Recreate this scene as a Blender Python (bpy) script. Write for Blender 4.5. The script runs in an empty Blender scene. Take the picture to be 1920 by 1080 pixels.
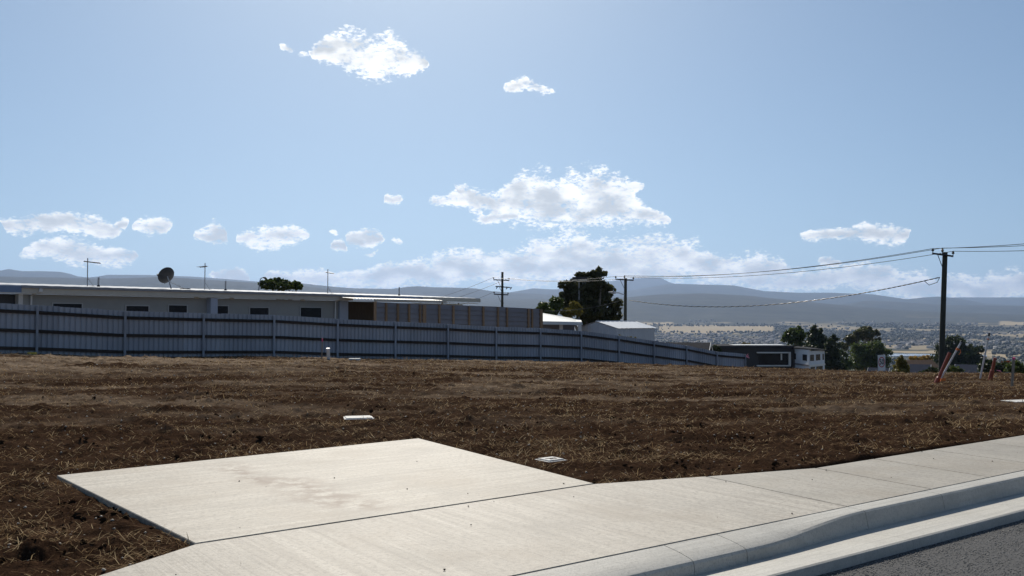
import bpy, math, random
import numpy as np
from mathutils import Vector, Matrix

R = math.radians
scene = bpy.context.scene
col = scene.collection

# ------------------------------------------------------------------ camera
FPX = 1700.0                       # focal length in pixels of a 1920 wide frame
PITCH = math.atan(60 / FPX)        # eye level lies 60 px under the middle of the frame
EYE = 1.6
cam_data = bpy.data.cameras.new("camera")
cam_data.sensor_width = 36.0
cam_data.lens = 36.0 * FPX / 1920.0
cam_data.clip_start = 0.1
cam_data.clip_end = 120000.0
cam = bpy.data.objects.new("camera", cam_data)
cam.location = (0, 0, EYE)
cam.rotation_euler = (R(90) + PITCH, 0, 0)
col.objects.link(cam)
scene.camera = cam

# ------------------------------------------------------------------ light
SUN_EL, SUN_AZ = 41.0, -7.5        # azimuth: degrees right of +Y
sun_data = bpy.data.lights.new("sun", 'SUN')
sun_data.energy = 5.0
sun_data.angle = R(0.53)
sun_data.color = (1.0, 0.93, 0.82)
sun = bpy.data.objects.new("sun", sun_data)
sd = Vector((math.sin(R(SUN_AZ)) * math.cos(R(SUN_EL)), math.cos(R(SUN_AZ)) * math.cos(R(SUN_EL)), math.sin(R(SUN_EL))))
sun.rotation_euler = (-sd).to_track_quat('-Z', 'Y').to_euler()
sun.location = (0, 0, 60)
col.objects.link(sun)

scene.view_settings.view_transform = 'Standard'
scene.view_settings.look = 'None'
scene.view_settings.gamma = 1.0
scene.view_settings.exposure = -0.08
scene.cycles.use_denoising = True
try:
    scene.cycles.denoiser = 'OPENIMAGEDENOISE'
except Exception:
    pass
scene.cycles.max_bounces = 6
scene.cycles.volume_bounces = 0
scene.cycles.transparent_max_bounces = 8

# pixel (1920 x 1080 photograph) -> places in the world
def ray(px, py):
    cx, cy = (px - 960) / FPX, (540 - py) / FPX
    c, s = math.cos(PITCH), math.sin(PITCH)
    return Vector((cx, c - cy * s, s + cy * c))
def at(px, py, z=0.0):
    d = ray(px, py); t = (z - EYE) / d.z
    return Vector((0, 0, EYE)) + d * t
def atY(px, py, Y):
    d = ray(px, py); return Vector((0, 0, EYE)) + d * (Y / d.y)

# ------------------------------------------------------------------ sky with clouds
world = bpy.data.worlds.new("World"); scene.world = world; world.use_nodes = True
world.cycles.sampling_method = 'MANUAL'; world.cycles.sample_map_resolution = 512
wt = world.node_tree; wt.nodes.clear()
def wn(t, **k):
    n = wt.nodes.new(t)
    for a, b in k.items(): setattr(n, a, b)
    return n
def wmath(op, a, b=None, c=None, clamp=False):
    n = wn('ShaderNodeMath', operation=op); n.use_clamp = clamp
    for i, v in enumerate((a, b, c)):
        if v is None: continue
        if isinstance(v, (int, float)): n.inputs[i].default_value = v
        else: wt.links.new(v, n.inputs[i])
    return n.outputs[0]
def wvec(op, a, b=None):
    n = wn('ShaderNodeVectorMath', operation=op)
    for i, v in enumerate((a, b)):
        if v is None: continue
        if isinstance(v, (tuple, list)): n.inputs[i].default_value = v
        else: wt.links.new(v, n.inputs[i])
    return n.outputs['Value'] if op in ('DOT_PRODUCT', 'LENGTH') else n.outputs[0]
sky = wn('ShaderNodeTexSky', sky_type='NISHITA')
sky.sun_disc = False
sky.sun_elevation = R(SUN_EL)
sky.sun_rotation = R(SUN_AZ)
sky.altitude = 150
sky.air_density = 0.9
sky.dust_density = 0.75
sky.ozone_density = 0.5
SKY_STRENGTH = 0.090
tc = wn('ShaderNodeTexCoord')
sep = wn('ShaderNodeSeparateXYZ'); wt.links.new(tc.outputs['Generated'], sep.inputs[0])
az = wmath('ARCTAN2', sep.outputs[0], sep.outputs[1])
el = wmath('ARCSINE', sep.outputs[2])
comb = wn('ShaderNodeCombineXYZ'); wt.links.new(az, comb.inputs[0]); wt.links.new(el, comb.inputs[1])
AE0 = comb.outputs[0]
# the air is clear: the sky's own horizon band is looked up a few degrees higher
lift = wvec('NORMALIZE', wvec('ADD', tc.outputs['Generated'], (0, 0, 0.07)))
wt.links.new(lift, sky.inputs['Vector']) if 'Vector' in sky.inputs else None
# slow warp so that no cloud keeps the outline of an ellipse
wnz = wn('ShaderNodeTexNoise'); wnz.inputs['Scale'].default_value = 22; wnz.inputs['Detail'].default_value = 4
wt.links.new(tc.outputs['Generated'], wnz.inputs['Vector'])
warp = wvec('MULTIPLY', wvec('SUBTRACT', wnz.outputs['Color'], (0.5, 0.5, 0.5)), (0.040, 0.022, 0))
AE = wvec('ADD', AE0, warp)
# rows of clouds: each row is a curve of middle height and half thickness over the azimuth, mirrored on round the horizon
BANDS = [
 [(1080,468,110,26),(960,494,170,24),(1210,474,120,22),(800,514,120,20),(1330,490,140,14),(690,526,110,15),(1050,512,240,22),
  (1390,510,110,13),(1550,526,90,15),(1650,520,75,18),(1790,540,150,17),(1905,528,80,18),(565,520,64,14),(430,521,34,13),(1430,530,120,12)],
 [(118,423,86,17),(235,414,13,8),(290,420,29,14),(398,433,30,8),(408,446,22,7),(418,422,13,5),(515,446,60,17),(626,437,17,5),(683,446,30,10),
  (743,452,21,5),(1000,345,52,26),(1090,362,92,36),(1110,396,98,28),(1000,402,76,22),(900,377,62,15),(838,382,38,6),
  (1216,412,32,13),(1650,440,46,17),(1572,440,62,10)],
 [(135,476,78,18),(215,480,40,15),(640,458,21,8),(690,474,16,5),(742,375,22,7),(872,355,18,5),(930,412,60,8),(1188,355,26,8),(1560,498,34,6)],
 [(648,90,52,26),(700,108,66,34),(752,118,52,22),(622,102,38,13),(530,88,20,6),(568,98,17,5),(985,159,34,10),(1016,166,20,6),(1480,500,30,5)]]
HALF = 0.62
sa = wn('ShaderNodeSeparateXYZ'); wt.links.new(AE, sa.inputs[0])
fold = wmath('DIVIDE', wmath('PINGPONG', wmath('ADD', sa.outputs[0], HALF), 2 * HALF), 2 * HALF)
field = None
NP = 250
for band in BANDS:
    A = np.linspace(-HALF, HALF, NP)
    top = np.full(NP, -9.0); bot = np.full(NP, 9.0)
    for (x, y, rx, ry) in band:
        d = ray(x, y).normalized()
        a0, e0, ra, re = math.atan2(d.x, d.y), math.asin(d.z), rx * 1.04 / FPX, ry * 1.22 / FPX
        q = 1 - ((A - a0) / ra) ** 2
        hgt = np.sqrt(np.clip(q, 0, None)) * re
        top = np.where(q > 0, np.maximum(top, e0 + hgt), top); bot = np.where(q > 0, np.minimum(bot, e0 - hgt), bot)
    on = top > -8
    mid = np.interp(A, A[on], ((top + bot) / 2)[on]); half = np.where(on, (top - bot) / 2, 0)
    outs = []
    for vals in (mid * 2.5, half * 20):
        fc = wn('ShaderNodeFloatCurve'); cv = fc.mapping.curves[0]
        fc.mapping.extend = 'HORIZONTAL'
        xs = np.linspace(0, 1, NP)
        cv.points[0].location = (0, vals[0]); cv.points[1].location = (1, vals[-1])
        for i in range(1, NP - 1): cv.points.new(xs[i], vals[i])
        for p_ in cv.points: p_.handle_type = 'VECTOR'
        fc.mapping.update(); wt.links.new(fold, fc.inputs['Value']); outs.append(fc.outputs[0])
    dev = wmath('DIVIDE', wmath('SUBTRACT', sa.outputs[1], wmath('DIVIDE', outs[0], 2.5)), wmath('ADD', wmath('DIVIDE', outs[1], 20), 0.0009))
    v = wmath('MAXIMUM', wmath('SUBTRACT', 1.0, wmath('MULTIPLY', dev, dev)), -4.0)
    ramp = wn('ShaderNodeMapRange'); wt.links.new(outs[1], ramp.inputs[0]); ramp.inputs[1].default_value = .075; ramp.inputs[2].default_value = .02; ramp.inputs[3].default_value = 0; ramp.inputs[4].default_value = 2.6
    v = wmath('SUBTRACT', v, ramp.outputs[0])
    field = v if field is None else wmath('SMOOTH_MAX', field, v, 0.2)
mp = wn('ShaderNodeMapping'); mp.inputs['Scale'].default_value = (1, 1, 2.0)
wt.links.new(tc.outputs['Generated'], mp.inputs[0])
def wnoise(scale, detail, rough, off=None):
    n = wn('ShaderNodeTexNoise'); n.inputs['Scale'].default_value = scale
    n.inputs['Detail'].default_value = detail; n.inputs['Roughness'].default_value = rough
    v = mp.outputs[0]
    if off: v = wvec('ADD', v, off)
    wt.links.new(v, n.inputs['Vector']); return n.outputs['Fac']
edge = wnoise(50, 7, .68)
edge2 = wnoise(190, 4, .6)
raw = wmath('ADD', wmath('ADD', field, wmath('MULTIPLY', wmath('SUBTRACT', edge, 0.505), 3.4)), wmath('MULTIPLY', wmath('SUBTRACT', edge2, 0.5), 2.6))
mr = wn('ShaderNodeMapRange', interpolation_type='SMOOTHSTEP'); wt.links.new(raw, mr.inputs[0])
mr.inputs[1].default_value = -0.15; mr.inputs[2].default_value = 0.95
cover = mr.outputs[0]
# cloud shading put into the colour: thick parts grey, thin edges bright, broken by noise
body = wnoise(30, 4, .5, (0.004, 0.0, -0.02))
thick = wmath('ADD', wmath('MULTIPLY', field, 0.9), wmath('MULTIPLY', wmath('SUBTRACT', body, 0.5), 2.6))
mr2 = wn('ShaderNodeMapRange', interpolation_type='SMOOTHSTEP'); wt.links.new(thick, mr2.inputs[0])
mr2.inputs[1].default_value = 0.22; mr2.inputs[2].default_value = 1.25
ccol = wn('ShaderNodeMix', data_type='RGBA'); wt.links.new(mr2.outputs[0], ccol.inputs['Factor'])
ccol.inputs['A'].default_value = (1.5, 1.48, 1.42, 1); ccol.inputs['B'].default_value = (0.70, 0.735, 0.76, 1)
skym = wn('ShaderNodeVectorMath', operation='MULTIPLY'); wt.links.new(sky.outputs[0], skym.inputs[0]); skym.inputs[1].default_value = (SKY_STRENGTH * .87, SKY_STRENGTH, SKY_STRENGTH * 1.03)
fin = wn('ShaderNodeMix', data_type='RGBA'); wt.links.new(wmath('MULTIPLY', cover, 0.95), fin.inputs['Factor'])
wt.links.new(skym.outputs[0], fin.inputs['A']); wt.links.new(ccol.outputs['Result'], fin.inputs['B'])
bg = wn('ShaderNodeBackground'); wt.links.new(fin.outputs['Result'], bg.inputs[0]); bg.inputs[1].default_value = 1.0
wo = wn('ShaderNodeOutputWorld'); wt.links.new(bg.outputs[0], wo.inputs[0])

# ------------------------------------------------------------------ materials
MATS = {}
def lin(h):
    return tuple(((c / 255) / 12.92 if c / 255 <= 0.04045 else ((c / 255 + 0.055) / 1.055) ** 2.4) for c in h)
def mat(name, c1, c2=None, scale=4.0, rough=0.7, metallic=0.0, bump=0.0, bscale=40.0, stretch=(1, 1, 1), detail=5, spec=0.5, tint=None, transl=0.0):
    """procedural surface: two colours mixed by noise, optional relief, optional per-piece tint attribute"""
    m = bpy.data.materials.new(name); m.use_nodes = True
    nt = m.node_tree; p = nt.nodes['Principled BSDF']
    p.inputs['Roughness'].default_value = rough; p.inputs['Metallic'].default_value = metallic
    p.inputs['Specular IOR Level'].default_value = spec
    tcn = nt.nodes.new('ShaderNodeTexCoord'); mp_ = nt.nodes.new('ShaderNodeMapping'); mp_.inputs['Scale'].default_value = stretch
    nt.links.new(tcn.outputs['Object'], mp_.inputs[0])
    c2 = c2 or tuple(c * 0.8 for c in c1)
    nz = nt.nodes.new('ShaderNodeTexNoise'); nz.inputs['Scale'].default_value = scale; nz.inputs['Detail'].default_value = detail
    nz.inputs['Roughness'].default_value = 0.62
    nt.links.new(mp_.outputs[0], nz.inputs['Vector'])
    rp = nt.nodes.new('ShaderNodeMapRange'); rp.inputs[1].default_value = 0.3; rp.inputs[2].default_value = 0.7
    nt.links.new(nz.outputs['Fac'], rp.inputs[0])
    mx = nt.nodes.new('ShaderNodeMix'); mx.data_type = 'RGBA'
    mx.inputs['A'].default_value = (*c1, 1); mx.inputs['B'].default_value = (*c2, 1)
    nt.links.new(rp.outputs[0], mx.inputs['Factor'])
    out = mx.outputs['Result']
    if tint:
        at_ = nt.nodes.new('ShaderNodeAttribute'); at_.attribute_name = 'tint'
        m2 = nt.nodes.new('ShaderNodeMix'); m2.data_type = 'RGBA'; m2.inputs['B'].default_value = (*tint, 1)
        nt.links.new(at_.outputs['Fac'], m2.inputs['Factor']); nt.links.new(out, m2.inputs['A']); out = m2.outputs['Result']
    nt.links.new(out, p.inputs['Base Color'])
    if bump:
        bz = nt.nodes.new('ShaderNodeTexNoise'); bz.inputs['Scale'].default_value = bscale; bz.inputs['Detail'].default_value = 6
        nt.links.new(mp_.outputs[0], bz.inputs['Vector'])
        bn = nt.nodes.new('ShaderNodeBump'); bn.inputs['Strength'].default_value = 0.6; bn.inputs['Distance'].default_value = bump
        nt.links.new(bz.outputs['Fac'], bn.inputs['Height']); nt.links.new(bn.outputs[0], p.inputs['Normal'])
    if transl:
        tr = nt.nodes.new('ShaderNodeBsdfTranslucent'); nt.links.new(out, tr.inputs[0])
        ms = nt.nodes.new('ShaderNodeMixShader'); ms.inputs[0].default_value = transl
        nt.links.new(p.outputs[0], ms.inputs[1]); nt.links.new(tr.outputs[0], ms.inputs[2])
        nt.links.new(ms.outputs[0], nt.nodes['Material Output'].inputs[0])
    MATS[name] = m
    return m

def concrete(name, c1, c2, streak_dir, stain=None, mott=1.0):
    """broom-finished concrete: fine streaks along one direction, blotches, optional trodden mud trail"""
    m = bpy.data.materials.new(name); m.use_nodes = True
    nt = m.node_tree; p = nt.nodes['Principled BSDF']; L = nt.links.new
    p.inputs['Roughness'].default_value = 0.62
    N = nt.nodes.new
    tcn = N('ShaderNodeTexCoord')
    rot = N('ShaderNodeMapping'); rot.inputs['Rotation'].default_value = (0, 0, -math.atan2(streak_dir[1], streak_dir[0]))
    L(tcn.outputs['Object'], rot.inputs[0])
    st = N('ShaderNodeMapping'); st.inputs['Scale'].default_value = (0.40, 10, 1); L(rot.outputs[0], st.inputs[0])
    st3 = N('ShaderNodeMapping'); st3.inputs['Scale'].default_value = (.9, 34, 1); L(rot.outputs[0], st3.inputs[0])
    def nz(vec, sc, det):
        n = N('ShaderNodeTexNoise'); n.inputs['Scale'].default_value = sc; n.inputs['Detail'].default_value = det; n.inputs['Roughness'].default_value = .6
        L(vec, n.inputs['Vector']); return n.outputs['Fac']
    def mr(v, a, b, c=0, d=1):
        n = N('ShaderNodeMapRange'); n.inputs[1].default_value = a; n.inputs[2].default_value = b; n.inputs[3].default_value = c; n.inputs[4].default_value = d
        L(v, n.inputs[0]); return n.outputs[0]
    def mix(f, a, b):
        n = N('ShaderNodeMix'); n.data_type = 'RGBA'; L(f, n.inputs['Factor'])
        for k, v in (('A', a), ('B', b)):
            if isinstance(v, tuple): n.inputs[k].default_value = (*v, 1)
            else: L(v, n.inputs[k])
        return n.outputs['Result']
    streak, fine, blot, grit = nz(st.outputs[0], 1.0, 4), nz(st3.outputs[0], 1.0, 2), nz(tcn.outputs['Object'], 1.1, 6), nz(tcn.outputs['Object'], 75, 3)
    c = mix(mr(streak, .30, .72), c1, c2)
    c = mix(mr(blot, .48, .72, 0, .65), c, tuple(v * .68 for v in c2))
    c = mix(mr(grit, .52, .70, 0, .55), c, tuple(v * .45 for v in c2))
    c = mix(mr(nz(tcn.outputs['Object'], 24, 4), .48, .66, 0, .60 * mott), c, tuple(v * .55 for v in c2))
    c = mix(mr(nz(tcn.outputs['Object'], .75, 6), .50, .70, 0, .55 * mott), c, (c2[0] * .74, c2[1] * .66, c2[2] * .56))
    c = mix(mr(fine, .50, .75, 0, .55), c, tuple(v * .6 for v in c2))
    if stain:
        (ax, ay), (bx_, by_), w = stain
        d = Vector((bx_ - ax, by_ - ay)); ln = d.length; ang = math.atan2(d.y, d.x)
        mm = N('ShaderNodeMapping'); mm.vector_type = 'TEXTURE'; mm.inputs['Location'].default_value = (ax, ay, 0); mm.inputs['Rotation'].default_value = (0, 0, ang)
        L(tcn.outputs['Object'], mm.inputs[0])
        sp = N('ShaderNodeSeparateXYZ'); L(mm.outputs[0], sp.inputs[0])
        def ma(op, a, b):
            n = N('ShaderNodeMath'); n.operation = op
            for i, v in enumerate((a, b)):
                if isinstance(v, (int, float)): n.inputs[i].default_value = v
                else: L(v, n.inputs[i])
            return n.outputs[0]
        off = ma('ABSOLUTE', ma('ADD', sp.outputs[1], ma('MULTIPLY', ma('SUBTRACT', nz(tcn.outputs['Object'], 1.4, 3), .5), .9)), 0)
        across = mr(off, 0, w, 1, 0)
        along = ma('MULTIPLY', mr(sp.outputs[0], -.1, .5), mr(sp.outputs[0], ln + .1, ln - .4))
        patch = mr(nz(tcn.outputs['Object'], 5.5, 7), .42, .54)
        s_ = ma('MULTIPLY', ma('MULTIPLY', across, along), patch)
        c = mix(ma('MULTIPLY', s_, 0.95), c, (0.13, 0.078, 0.042))
    L(c, p.inputs['Base Color'])
    bn = N('ShaderNodeBump'); bn.inputs['Strength'].default_value = .5; bn.inputs['Distance'].default_value = .004
    h = N('ShaderNodeMath'); h.operation = 'ADD'; L(fine, h.inputs[0]); L(grit, h.inputs[1]); L(h.outputs[0], bn.inputs['Height']); L(bn.outputs[0], p.inputs['Normal'])
    MATS[name] = m
    return m

# ------------------------------------------------------------------ mesh helpers
class MB:
    def __init__(s): s.v = []; s.f = []
    def quad(s, a, b, c, d): n = len(s.v); s.v += [tuple(a), tuple(b), tuple(c), tuple(d)]; s.f.append((n, n + 1, n + 2, n + 3)); return s
    def hexa(s, p):      # 8 corners: bottom ring 0-3, top ring 4-7 (counter-clockwise from above)
        n = len(s.v); s.v += [tuple(q) for q in p]
        for f in ((3, 2, 1, 0), (4, 5, 6, 7), (0, 1, 5, 4), (1, 2, 6, 5), (2, 3, 7, 6), (3, 0, 4, 7)): s.f.append(tuple(n + i for i in f))
        return s
    def box(s, x0, x1, y0, y1, z0, z1):
        return s.hexa([(x0, y0, z0), (x1, y0, z0), (x1, y1, z0), (x0, y1, z0), (x0, y0, z1), (x1, y0, z1), (x1, y1, z1), (x0, y1, z1)])
    def tube(s, pts, rad, n=8, caps=True):
        pts = [Vector(p) for p in pts]
        if not isinstance(rad, (list, tuple)): rad = [rad] * len(pts)
        base = len(s.v); prev = None
        for i, p in enumerate(pts):
            d = (pts[min(i + 1, len(pts) - 1)] - pts[max(i - 1, 0)]).normalized()
            a = prev if prev is not None else (Vector((1, 0, 0)) if abs(d.x) < .8 else Vector((0, 1, 0)))
            a = (a - d * a.dot(d)).normalized(); b = d.cross(a); prev = a
            for k in range(n):
                t = 2 * math.pi * k / n
                s.v.append(tuple(p + (a * math.cos(t) + b * math.sin(t)) * rad[i]))
        for i in range(len(pts) - 1):
            for k in range(n):
                k2 = (k + 1) % n
                s.f.append((base + i * n + k, base + i * n + k2, base + (i + 1) * n + k2, base + (i + 1) * n + k))
        if caps:
            s.f.append(tuple(base + k for k in range(n))[::-1]); e = base + (len(pts) - 1) * n
            s.f.append(tuple(e + k for k in range(n)))
        return s
    def prism(s, poly, z0, z1, bev=0.0):      # plan polygon (counter-clockwise), optional chamfered top rim
        n = len(poly); b = len(s.v)
        rings = [(0, z0), (0, z1 - bev), (bev, z1)] if bev else [(0, z0), (0, z1)]
        P = [Vector((p[0], p[1])) for p in poly]
        for inset, z in rings:
            for i in range(n):
                q = P[i]
                if inset:
                    d1 = (P[i] - P[i - 1]).normalized(); d2 = (P[(i + 1) % n] - P[i]).normalized()
                    n1 = Vector((-d1.y, d1.x)); n2 = Vector((-d2.y, d2.x)); q = q + (n1 + n2) * inset / max(0.3, 1 + n1.dot(n2))
                s.v.append((q.x, q.y, z))
        for r in range(len(rings) - 1):
            for i in range(n):
                j = (i + 1) % n
                s.f.append((b + r * n + i, b + r * n + j, b + (r + 1) * n + j, b + (r + 1) * n + i))
        t = b + (len(rings) - 1) * n
        s.f.append(tuple(t + i for i in range(n))); s.f.append(tuple(b + i for i in range(n))[::-1])
        return s
    def build(s, name, m, parent=None, smooth=False):
        me = bpy.data.meshes.new(name); me.from_pydata(s.v, [], s.f); me.update()
        if smooth:
            for p in me.polygons: p.use_smooth = True
        return link(name, me, m, parent)
def link(name, me, m, parent=None):
    o = bpy.data.objects.new(name, me); col.objects.link(o)
    if m is not None and not me.materials: me.materials.append(MATS[m] if isinstance(m, str) else m)
    if parent is not None: o.parent = parent
    return o
def np_mesh(name, V, F, m, tint=None, smooth=False, parent=None):
    V = np.asarray(V, dtype=np.float32); F = np.asarray(F, dtype=np.int32); k = F.shape[1]
    me = bpy.data.meshes.new(name)
    me.vertices.add(len(V)); me.vertices.foreach_set('co', V.ravel())
    me.loops.add(F.size); me.loops.foreach_set('vertex_index', F.ravel())
    me.polygons.add(len(F)); me.polygons.foreach_set('loop_start', np.arange(0, F.size, k, dtype=np.int32))
    if smooth: me.polygons.foreach_set('use_smooth', np.ones(len(F), dtype=bool))
    me.update(calc_edges=True); me.validate()
    if tint is not None:
        a = me.attributes.new('tint', 'FLOAT', 'POINT'); a.data.foreach_set('value', np.asarray(tint, dtype=np.float32))
    return link(name, me, m, parent)
def empty(name, loc=(0, 0, 0), rz=0.0):
    o = bpy.data.objects.new(name, None); col.objects.link(o); o.location = loc; o.rotation_euler = (0, 0, rz); o.empty_display_size = .3
    return o
def tag(o, label=None, cat=None, group=None, kind=None):
    if label: o['label'] = label
    if cat: o['category'] = cat
    if group: o['group'] = group
    if kind: o['kind'] = kind
    return o

# ------------------------------------------------------------------ numpy noise
def _hash(ix, iy, seed):
    h = (ix.astype(np.int64) * 374761393 + iy.astype(np.int64) * 668265263 + seed * 1442695041) & 0xFFFFFFFF
    h = ((h ^ (h >> 13)) * 1274126177) & 0xFFFFFFFF
    return ((h ^ (h >> 16)) & 0xFFFF) / 65535.0
def vnoise(x, y, seed=0):
    ix = np.floor(x); iy = np.floor(y); fx = x - ix; fy = y - iy
    fx = fx * fx * (3 - 2 * fx); fy = fy * fy * (3 - 2 * fy)
    a, b, c, d = _hash(ix, iy, seed), _hash(ix + 1, iy, seed), _hash(ix, iy + 1, seed), _hash(ix + 1, iy + 1, seed)
    return a + (b - a) * fx + (c - a) * fy + (a - b - c + d) * fx * fy
def fbm(x, y, seed=0, octv=4, gain=.5):
    s = 0; amp = 1; tot = 0
    for i in range(octv):
        s = s + amp * vnoise(x, y, seed + i * 17); tot += amp; amp *= gain
        x, y = x * 2.03 + 13.7, y * 2.03 - 7.1
    return s / tot
def sstep(a, b, x):
    t = np.clip((x - a) / (b - a), 0, 1); return t * t * (3 - 2 * t)

# ------------------------------------------------------------------ palette
mat('galvanised', (.30, .31, .33), (.22, .23, .25), 3, .5, .0, spec=.4)
mat('fence_steel', (.42, .44, .475), (.33, .35, .395), 1.2, .55, 0, stretch=(1, 1, .25), spec=.35)
mat('fence_post_steel', (.38, .40, .44), (.29, .31, .35), 2, .5, 0, spec=.4)
mat('rail_timber', (.050, .036, .028), (.026, .019, .015), 3, .85, bump=.004, stretch=(1, 1, 6))
mat('weatherboard', (.33, .33, .31), (.285, .285, .27), .8, .6)
mat('cream_trim', (.58, .55, .47), (.52, .49, .42), 2, .5)
mat('white_trim', (.74, .74, .72), (.66, .66, .64), 2, .5)
mat('blue_fascia', (.17, .24, .37), (.14, .20, .31), 2, .5)
mat('pale_blue_panel', (.40, .44, .52), (.36, .40, .48), 2, .6)
mat('roof_sheet', (.52, .54, .55), (.44, .46, .48), 1, .6, 0, spec=.25)
mat('patio_sheet', (.56, .54, .48), (.42, .40, .36), 2, .5)
mat('dark_door', (.05, .05, .055), (.035, .035, .04), 2, .5)
mat('window_glass', (.012, .013, .015), (.02, .021, .024), 1, .15, spec=.15)
mat('window_frame', (.45, .45, .44), (.38, .38, .37), 2, .5)
mat('bamboo', (.13, .085, .05), (.06, .04, .025), 3, .8, stretch=(8, 8, .5))
mat('stud_timber', (.27, .175, .10), (.20, .125, .07), 2, .75, stretch=(4, 4, .6), bump=.003)
mat('grey_sheet', (.20, .19, .205), (.165, .155, .17), 1.5, .55)
mat('black_metal', (.016, .016, .018), (.022, .022, .024), 3, .5)
mat('dark_plastic', (.02, .02, .022), (.03, .03, .032), 3, .45)
mat('pole_timber', (.07, .068, .05), (.04, .042, .03), 2, .9, bump=.01, bscale=12, stretch=(6, 6, .4))
mat('porcelain', (.05, .035, .03), (.035, .026, .02), 2, .25)
mat('wire_metal', (.07, .07, .075), (.06, .06, .06), 2, .4)
mat('cable_highlight', (.5, .49, .45), (.42, .41, .38), 2, .4)  # pale colour for highlights painted along the black cable
mat('pvc_white', (.70, .69, .66), (.60, .58, .54), 3, .4)
mat('pvc_orange', (.36, .070, .028), (.28, .05, .02), 3, .45)
mat('orange_tape', (.80, .20, .03), (.7, .15, .02), 3, .5)
mat('pink_paint', (.75, .10, .25), (.65, .08, .2), 3, .6)
mat('pink_tape', (.85, .30, .38), (.75, .22, .3), 3, .5)
mat('peg_timber', (.34, .29, .23), (.25, .21, .165), 3, .85, stretch=(3, 3, .5))
mat('yellow_plastic', (.70, .52, .06), (.6, .42, .05), 3, .5)
mat('lid_concrete', (.62, .61, .58), (.48, .47, .44), 9, .7, bump=.003, bscale=60)
mat('sign_white', (.80, .80, .79), (.74, .74, .73), 3, .4)
mat('sign_red', (.55, .02, .025), (.48, .02, .022), 3, .4)
mat('sign_black', (.015, .015, .016), None, 3, .4)
mat('shed_wall', (.62, .64, .66), (.55, .57, .60), 1.2, .5)
mat('shed_roof', (.66, .68, .70), (.58, .60, .62), 1.2, .4)
mat('white_roof', (.80, .80, .76), (.72, .72, .68), 1.2, .45)
mat('charcoal_wall', (.022, .022, .026), (.030, .030, .034), 1, .6)
mat('charcoal_roof', (.030, .031, .036), (.042, .043, .048), 1, .9, spec=.05)
mat('white_wall', (.66, .70, .76), (.60, .64, .70), 1, .6)
mat('beige_wall', (.50, .47, .40), (.42, .40, .34), 1, .7)
mat('slate_roof', (.035, .042, .065), (.025, .031, .048), 2, .9, spec=.05)
mat('brown_roof', (.085, .056, .042), (.06, .042, .032), 2, .95, spec=.05)
mat('tile_red', (.30, .10, .06), (.22, .08, .05), 2, .7)
mat('bark', (.10, .08, .06), (.055, .045, .035), 3, .9, bump=.02, bscale=10)
mat('pale_bark', (.26, .23, .19), (.15, .13, .11), 3, .85, bump=.01, bscale=10)
mat('leaf_gum', (.045, .055, .022), (.025, .032, .014), .6, .5, tint=(.12, .12, .04), transl=.4)
mat('leaf_dark', (.022, .034, .012), (.013, .021, .008), .6, .55, tint=(.06, .08, .025), transl=.35)
mat('leaf_green', (.050, .085, .018), (.028, .050, .011), .6, .5, tint=(.11, .14, .025), transl=.35)
mat('leaf_yellow', (.12, .115, .022), (.075, .075, .015), .6, .5, tint=(.24, .19, .03), transl=.35)
mat('leaf_gold', (.40, .24, .03), (.28, .16, .02), .6, .5, tint=(.55, .36, .05), transl=.35)
mat('leaf_red', (.26, .05, .02), (.16, .035, .015), .6, .5, tint=(.36, .10, .03), transl=.35)
mat('straw', (.19, .105, .042), (.11, .058, .022), 2, .8, tint=(.60, .45, .25), transl=.3, spec=.05)
mat('chipping', (.26, .25, .235), (.10, .10, .10), 40, .8)
mat('pale_stone', (.38, .33, .27), (.24, .205, .165), 20, .7)
mat('dark_stone', (.035, .028, .022), (.05, .04, .032), 20, .85)
mat('asphalt', (.075, .074, .073), (.022, .022, .023), 75, .85, bump=.006, bscale=120, detail=2)
mat('far_tree', (.022, .028, .014), (.034, .038, .020), .004, .8)
mat('far_wall', (.42, .40, .37), (.25, .22, .20), .01, .7)
mat('far_roof', (.34, .33, .32), (.07, .055, .05), .006, .9, spec=.05)

def vary(name, amt):
    """each sheet its own slightly different tone"""
    nt = MATS[name].node_tree; p = nt.nodes['Principled BSDF']; src = p.inputs['Base Color'].links[0].from_socket
    oi = nt.nodes.new('ShaderNodeObjectInfo'); mr_ = nt.nodes.new('ShaderNodeMapRange'); mr_.inputs[3].default_value = 1 - amt; mr_.inputs[4].default_value = 1 + amt
    nt.links.new(oi.outputs['Random'], mr_.inputs[0])
    vm = nt.nodes.new('ShaderNodeVectorMath'); vm.operation = 'SCALE'; nt.links.new(src, vm.inputs[0]); nt.links.new(mr_.outputs[0], vm.inputs['Scale'])
    nt.links.new(vm.outputs[0], p.inputs['Base Color'])
vary('fence_steel', .10); vary('rail_timber', .3); vary('fence_post_steel', .15); vary('grey_sheet', .12); vary('stud_timber', .2)

# ------------------------------------------------------------------ plan of the lot
O0 = at(960, 1080, 0)
T2 = (at(1920, 882, 0) - O0); T2.z = 0; T2.normalize()             # along the street
U2 = Vector((T2.y, -T2.x, 0))                                      # towards the road
def tu(t, u, z=0.0): return O0 + T2 * t + U2 * u + Vector((0, 0, z))
def to_tu(p): d = Vector((p.x, p.y, 0)) - Vector((O0.x, O0.y, 0)); return d.dot(T2), d.dot(U2)
def t_of(px, py, z=0.0): return to_tu(at(px, py, z))[0]
PA, PB, PC, PD = at(365, 1020), at(105, 892), at(785, 822), at(1115, 907)
PE, PL = at(1322, 893), at(180, 1080)
J = [t_of(1590, 950), t_of(1755, 918), t_of(1860, 895)]
step = (J[2] - J[0]) / 2
while J[-1] < 26: J.append(J[-1] + step)
BACK = -1.42

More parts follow.
